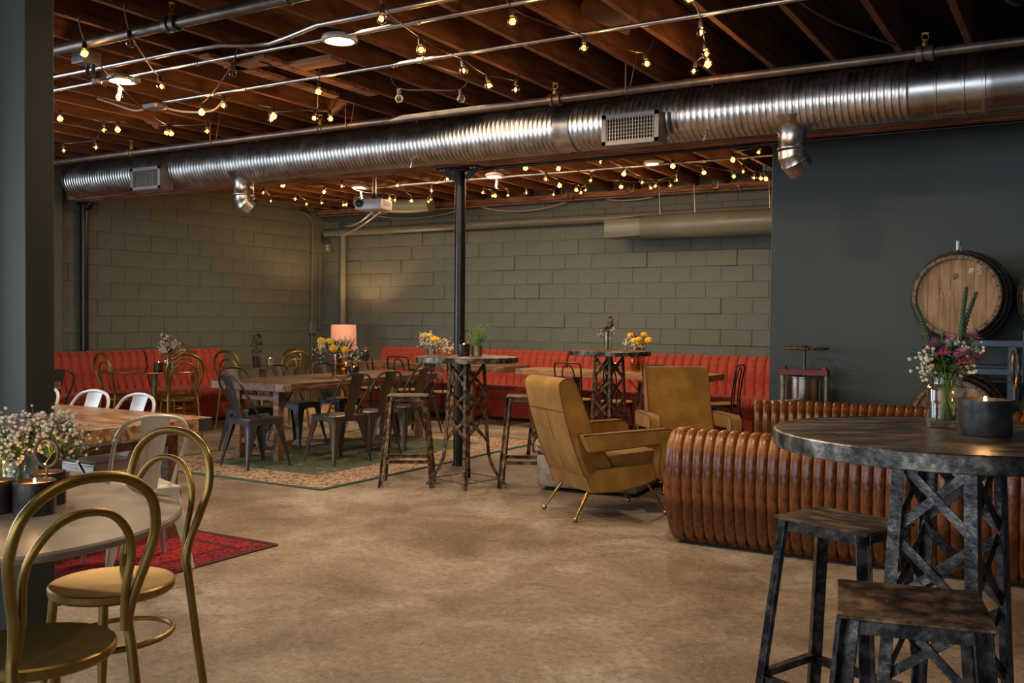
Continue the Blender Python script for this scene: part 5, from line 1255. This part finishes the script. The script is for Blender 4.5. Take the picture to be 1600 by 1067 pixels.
# glass table 2
t = thing('potted_plant', 'small bushy plant in a black pot on the glass table by the wall', 'plant', (-9.22, 9.0, 0.766))
q = MB(); q.lathe([(0.001, 0), (0.050, 0), (0.056, 0.115), (0.052, 0.115), (0.050, 0.095), (0.001, 0.095)], 28); obj('pot', q, M['pot'], t)
q = MB(); rnd = random.Random(9)
for i in range(150):
    z = rnd.uniform(0.13, 0.40); rr_ = 0.075 * (1 - abs(z - 0.24) / 0.24) + 0.015; a = rnd.uniform(0, 6.28); leafshape(q, (rr_ * 0.5 * math.cos(a), rr_ * 0.5 * math.sin(a), z), (math.cos(a), math.sin(a), rnd.uniform(-0.3, 0.5)), 0.045, 0.016)
obj('leaves', q, M['leaf'], t, 0)['kind'] = 'stuff'
q = MB(); q.tube(smoothpath([(0, 0, 0.08), (0.006, 0, 0.22), (-0.004, 0.004, 0.38)], 4), 0.004, 6); obj('stem', q, M['stem'], t)
candle('patterned silver candle cup on the glass table by the wall', (-9.08, 9.1, 0.766), 0.052, 0.09, False, m=M['tin'])
# left back table
t = thing('flower_tin', 'tin vase of yellow pompons and cream blossoms by the back banquette', 'flowers', (-7.58, 10.62, 0.782))
q = MB(); q.lathe([(0.001, 0), (0.085, 0), (0.088, 0.22), (0.083, 0.22), (0.08, 0.18), (0.001, 0.18)], 28); obj('vase', q, M['tin'], t)
bouquet(t, 0.20, 0.07, 0.21, 0.42, [('yellow', 4, 0.042, 'pompon', 'ball')], 16, 60, baby=420, baby_r=0.011, leafL=0.06, seed=15, base_z=0.18)
candle('small black candle cup with ring handle right of the tin vase', (-7.33, 10.70, 0.782), 0.045, 0.09, True, R(120))
candle('black candle cup with ring handle at the left end of the back tables', (-8.75, 10.62, 0.782), 0.05, 0.14, True, R(120), power=0.4)
# far bar table
t = thing('flower_glass', 'tall glass of pink blossoms on the far bar table', 'flowers', (-4.19, 8.95, 1.07))
jar(t, 0.040, 0.21, M['glassjar'], 0.98, 0.55)
bouquet(t, 0.21, 0.032, 0.10, 0.37, [('pink', 7, 0.030, 'blossom', 'daisy'), ('leaf', 2, 0.06, 'green_spike', 'spike')], 10, 60, baby=60, baby_r=0.008, leafL=0.05, seed=22)
# orange oak table
t = thing('flower_vase', 'tall amber vase of yellow and pink flowers on the orange oak table', 'flowers', (-4.62, 10.72, 0.762))
q = MB(); q.lathe([(0.001, 0), (0.085, 0), (0.088, 0.29), (0.084, 0.29), (0.083, 0.02), (0.001, 0.02)], 28); obj('vase', q, M['amber'], t)
bouquet(t, 0.29, 0.06, 0.17, 0.50, [('yellow', 7, 0.040, 'pompon', 'ball'), ('pink', 5, 0.04, 'blossom', 'daisy')], 16, 90, baby=160, baby_r=0.011, leafL=0.06, seed=33)
candle('tin candle cup left of the amber vase on the orange oak table', (-4.88, 10.62, 0.762), 0.05, 0.10, False, m=M['tin'])

# ================================================================== FLOOR LAMP
t = thing('floor_lamp', 'lamp with a peach drum shade and brass base in the far corner', 'lamp', (-9.72, 11.28, 0))
q = MB(); q.lathe([(0.19, 0.0), (0.19, 0.015), (0.075, 0.03), (0.072, 0.60), (0.05, 0.62), (0.015, 0.63), (0.012, 0.92)], 28); obj('base', q, M['brass'], t)
q = MB(); q.lathe([(0.195, 0.895), (0.188, 1.285)], 40); s_ = q.v; obj('shade', q, M['shade'], t)
sh = t.children[-1]; sh.modifiers.new('thickness', 'SOLIDIFY').thickness = 0.003
q = MB(); q.tube([(0.187 * math.cos(2 * PI * i / 40), 0.187 * math.sin(2 * PI * i / 40), 1.285) for i in range(40)], 0.004, 6, closed=True); q.tube([(0.195 * math.cos(2 * PI * i / 40), 0.195 * math.sin(2 * PI * i / 40), 0.896) for i in range(40)], 0.004, 6, closed=True); obj('shade_rim', q, M['wcable'], t)
q = MB(); q.ball((0, 0, 1.0), 0.035, 14, 10); obj('bulb', q, M['filament'], t)
light('POINT', 'lamp_bulb', (-9.72, 11.28, 1.14), 62, (1.0, 0.58, 0.24), 0.04)

# ================================================================== PRESS, BARRELS, RACK
t = thing('wine_press', 'old basket press with steel drum and maroon crossbar before the dark wall', 'wine press', (-2.06, 8.36, 0))
q = MB(); q.lathe([(0.001, 0.30), (0.150, 0.30), (0.150, 0.915), (0.144, 0.915), (0.144, 0.32), (0.001, 0.32)], 48); obj('drum', q, M['steel'], t)
q = MB(); q.lathe([(0.15, 0.90), (0.156, 0.905), (0.156, 0.915), (0.146, 0.92)], 40); obj('drum_rim', q, M['steel'], t)
for s_ in (-1, 1):
    q = MB(); q.tube([(s_ * 0.185, 0, 0.0), (s_ * 0.185, 0, 0.93)], 0.021, 16); obj('pillar', q, M['tin'], t)
    q = MB(); q.lathe([(0.026, 0.972), (0.026, 0.99), (0.013, 0.992), (0.013, 1.005)], 6, Matrix.Translation((s_ * 0.17, 0, 0))); obj('nut', q, M['maroon'], t)
q = MB(); q.box((0, 0, 0.948), (0.41, 0.09, 0.052), 0.004); obj('crossbar', q, M['maroon'], t)
q = MB(); q.tube([(0, 0, 0.5), (0, 0, 1.16)], 0.013, 14); obj('screw', q, M['iron'], t)
q = MB(); q.tube([(0.19 * math.cos(2 * PI * i / 40), 0.19 * math.sin(2 * PI * i / 40), 1.155) for i in range(40)], 0.011, 10, closed=True)
for k in range(4): q.bar((0, 0, 1.155), (0.19 * math.cos(R(90 * k)), 0.19 * math.sin(R(90 * k)), 1.155), 0.02, 0.012)
q.lathe([(0.028, 1.14), (0.028, 1.175), (0.014, 1.18)], 12); obj('hand_wheel', q, M['rust'], t)
q = MB(); q.box((0, 0, 0.27), (0.5, 0.4, 0.05), 0.005); obj('tray', q, M['maroon'], t)
for s_ in (-1, 1):
    q = MB(); q.box((s_ * 0.2, 0, 0.12), (0.05, 0.34, 0.25), 0.006); obj('foot', q, M['maroon'], t)


def stroke(q, pts, r=0.0035): q.tube([(x, 0, z) for x, z in pts], r, 6)


def barrel(label, loc, marks=None, bung=True, plug=False):
    t = thing('wine_barrel', label, 'barrel', loc, 0, 'oak wine barrels on the steel rack'); L = 0.90; m0 = Matrix.Rotation(R(-90), 4, 'X')   # lathe z -> +y
    def rad(s): return 0.298 + 0.062 * math.sin(PI * s)
    n = 24; ns = 14
    for k in range(n):
        a = 2 * PI * k / n; b = 2 * PI * (k + 0.94) / n; vs = []; fs = []
        for j in range(ns + 1):
            s = j / ns; r_ = rad(s)
            for (an, rr_) in ((a, r_), ((a + b) / 2, r_ + 0.001), (b, r_), (b, r_ - 0.024), ((a + b) / 2, r_ - 0.024), (a, r_ - 0.024)): vs.append((rr_ * math.cos(an), L * s, rr_ * math.sin(an)))
        for j in range(ns):
            for i in range(6): fs.append([j * 6 + i, j * 6 + (i + 1) % 6, (j + 1) * 6 + (i + 1) % 6, (j + 1) * 6 + i])
        fs += [[0, 1, 2, 3, 4, 5], [ns * 6 + i for i in range(6)]]
        q = MB(); q.add(vs, fs); obj('stave', q, M['stave'], t)
    hw = 0.274; nb = 7; w_ = 2 * hw / nb
    for i in range(nb):
        xa, xb = -hw + w_ * i + 0.001, -hw + w_ * (i + 1) - 0.001; poly = [(xa + (xb - xa) * k / 6, math.sqrt(max(0, hw * hw - (xa + (xb - xa) * k / 6) ** 2))) for k in range(7)]
        poly += [(x, -z) for x, z in poly[::-1]]; q = MB(); q.prism(poly, 0.035, 0.055, 'y'); obj('head_board', q, M['barrel'], t)
    for s, wd in ((0.035, 0.05), (0.16, 0.04), (0.30, 0.04), (0.70, 0.04), (0.84, 0.04), (0.965, 0.05)):
        q = MB(); q.lathe([(rad(s - wd / 2) + 0.002, L * s - wd / 2), (rad(s - wd / 2) + 0.006, L * s - wd / 2), (rad(s + wd / 2) + 0.006, L * s + wd / 2), (rad(s + wd / 2) + 0.002, L * s + wd / 2)], 48, Matrix.Rotation(R(-90), 4, 'X')); obj('hoop', q, M['hoop'], t)
    if bung:
        q = MB(); q.lathe([(0.001, 0), (0.024, 0), (0.022, 0.006), (0.001, 0.006)], 18, Matrix.Translation((-0.01, 0.036, 0.145)) @ Matrix.Rotation(R(90), 4, 'X')); obj('bung', q, M['stave'], t)
    if plug:
        q = MB(); q.lathe([(0.001, 0.0), (0.032, 0.0), (0.030, 0.012), (0.022, 0.014), (0.022, 0.10), (0.018, 0.10), (0.018, 0.02), (0.001, 0.02)], 20, Matrix.Translation((0, 0.10, rad(0.11) + 0.004)))
        obj('glass_airlock', q, M['glassjar'], t)
        q = MB(); q.lathe([(0.001, 0.02), (0.015, 0.02), (0.014, 0.085), (0.001, 0.09)], 14, Matrix.Translation((0, 0.10, rad(0.11) + 0.004))); obj('airlock_float', q, M['white'], t)
    if marks: marks(t)
    return t


def num3(t):
    q = MB(); x, z = 0.085, 0.165
    for (a, b) in (((0, 0.0), (0.006, 0.04)), ((0.016, 0.0), (0.022, 0.04)), ((-0.006, 0.012), (0.03, 0.014)), ((-0.004, 0.028), (0.032, 0.03))): stroke(q, [(x + a[0], z + a[1]), (x + b[0], z + b[1])], 0.0036)
    x = 0.135; stroke(q, [(x, z + 0.052), (x + 0.018, z + 0.056), (x + 0.028, z + 0.042), (x + 0.008, z + 0.028), (x + 0.026, z + 0.018), (x + 0.024, z), (x + 0.008, z - 0.006), (x - 0.004, z + 0.002)], 0.003)
    obj('chalk_number', q, M['chalk'], t, loc=(0, 0.033, 0))
    q = MB(); x, z, s = -0.145, -0.01, 0.052; G = 0.044
    let = {'R': [[(0, 0), (0, 1), (0.5, 0.9), (0.5, 0.6), (0, 0.5), (0.55, 0)]], 'O': [[(0.3 + 0.3 * math.cos(a * 0.7), 0.5 + 0.45 * math.sin(a * 0.7)) for a in range(10)]], 'X': [[(0, 0), (0.6, 1)], [(0, 1), (0.6, 0)]], 'I': [[(0.25, 0), (0.25, 1)]], 'E': [[(0.6, 0), (0, 0), (0, 1), (0.6, 1)], [(0, 0.5), (0.5, 0.5)]]}
    for c in 'ROXIE':
        for st_ in let[c]: stroke(q, [(x + a * s, z + b * s) for a, b in st_], 0.0028)
        x += G
    obj('faint_lettering', q, M['chalkfaint'], t, loc=(0, 0.033, 0))


def num7(t):
    q = MB(); x, z = 0.055, 0.205
    stroke(q, [(x, z), (x + 0.004, z + 0.04)], .0028); stroke(q, [(x - 0.006, z + 0.012), (x + 0.026, z + 0.014)], .0028); stroke(q, [(x - 0.004, z + 0.028), (x + 0.028, z + 0.03)], .0028)
    x = 0.10; stroke(q, [(x, z + 0.055), (x + 0.045, z + 0.058), (x + 0.02, z)], .003); stroke(q, [(x + 0.01, z + 0.03), (x + 0.045, z + 0.032)], .0026)
    obj('chalk_number', q, M['chalk'], t, loc=(0, 0.033, 0))


barrel('oak barrel chalked #3 on top of the steel rack', (-0.815, 7.72, 1.58), num3, True, True)
barrel('oak barrel chalked #7 low behind the mason jar', (-0.815, 7.72, 0.66), num7)
barrel('upper oak barrel just entering the right edge of the picture', (-0.08, 7.72, 1.58))
barrel('lower oak barrel just entering the right edge of the picture', (-0.08, 7.72, 0.66))
t = thing('barrel_rack', 'dark blue tubular steel rack carrying the wine barrels', 'rack', (-0.45, 7.95, 0))
for z, xa in ((1.235, -0.38), (1.03, -0.52), (0.30, -0.52), (0.10, -0.52)):
    for y in (-0.17, 0.50):
        q = MB(); q.box(((xa + 0.75) / 2, y, z), (0.75 - xa, 0.05, 0.05), 0.005); obj('rail', q, M['rack'], t)
for y in (-0.17, 0.50):
    q = MB(); q.box((0.0, y, 0.62), (0.045, 0.045, 1.24), 0.004); obj('upright', q, M['rack'], t)
    for x in (-0.35, 0.36, 0.62):
        q = MB(); q.box((x, y, 1.13), (0.05, 0.05, 0.16), 0.004); obj('post', q, M['rack'], t)
    for x in (-0.48, 0.62):
        q = MB(); q.box((x, y, 0.16), (0.05, 0.05, 0.32), 0.004); obj('post', q, M['rack'], t)
q = MB(); q.tube([(0.08, -0.20, 0.96), (0.08, -0.20, 1.33), (0.08, -0.10, 1.33)], 0.006, 8); q.tube([(-0.12, -0.20, 0.96), (0.08, -0.20, 0.96)], 0.006, 8); obj('locking_pin', q, M['rack'], t)
q = MB(); q.box((0.30, -0.198, 1.03), (0.07, 0.004, 0.018)); obj('paper_tag', q, M['white'], t)
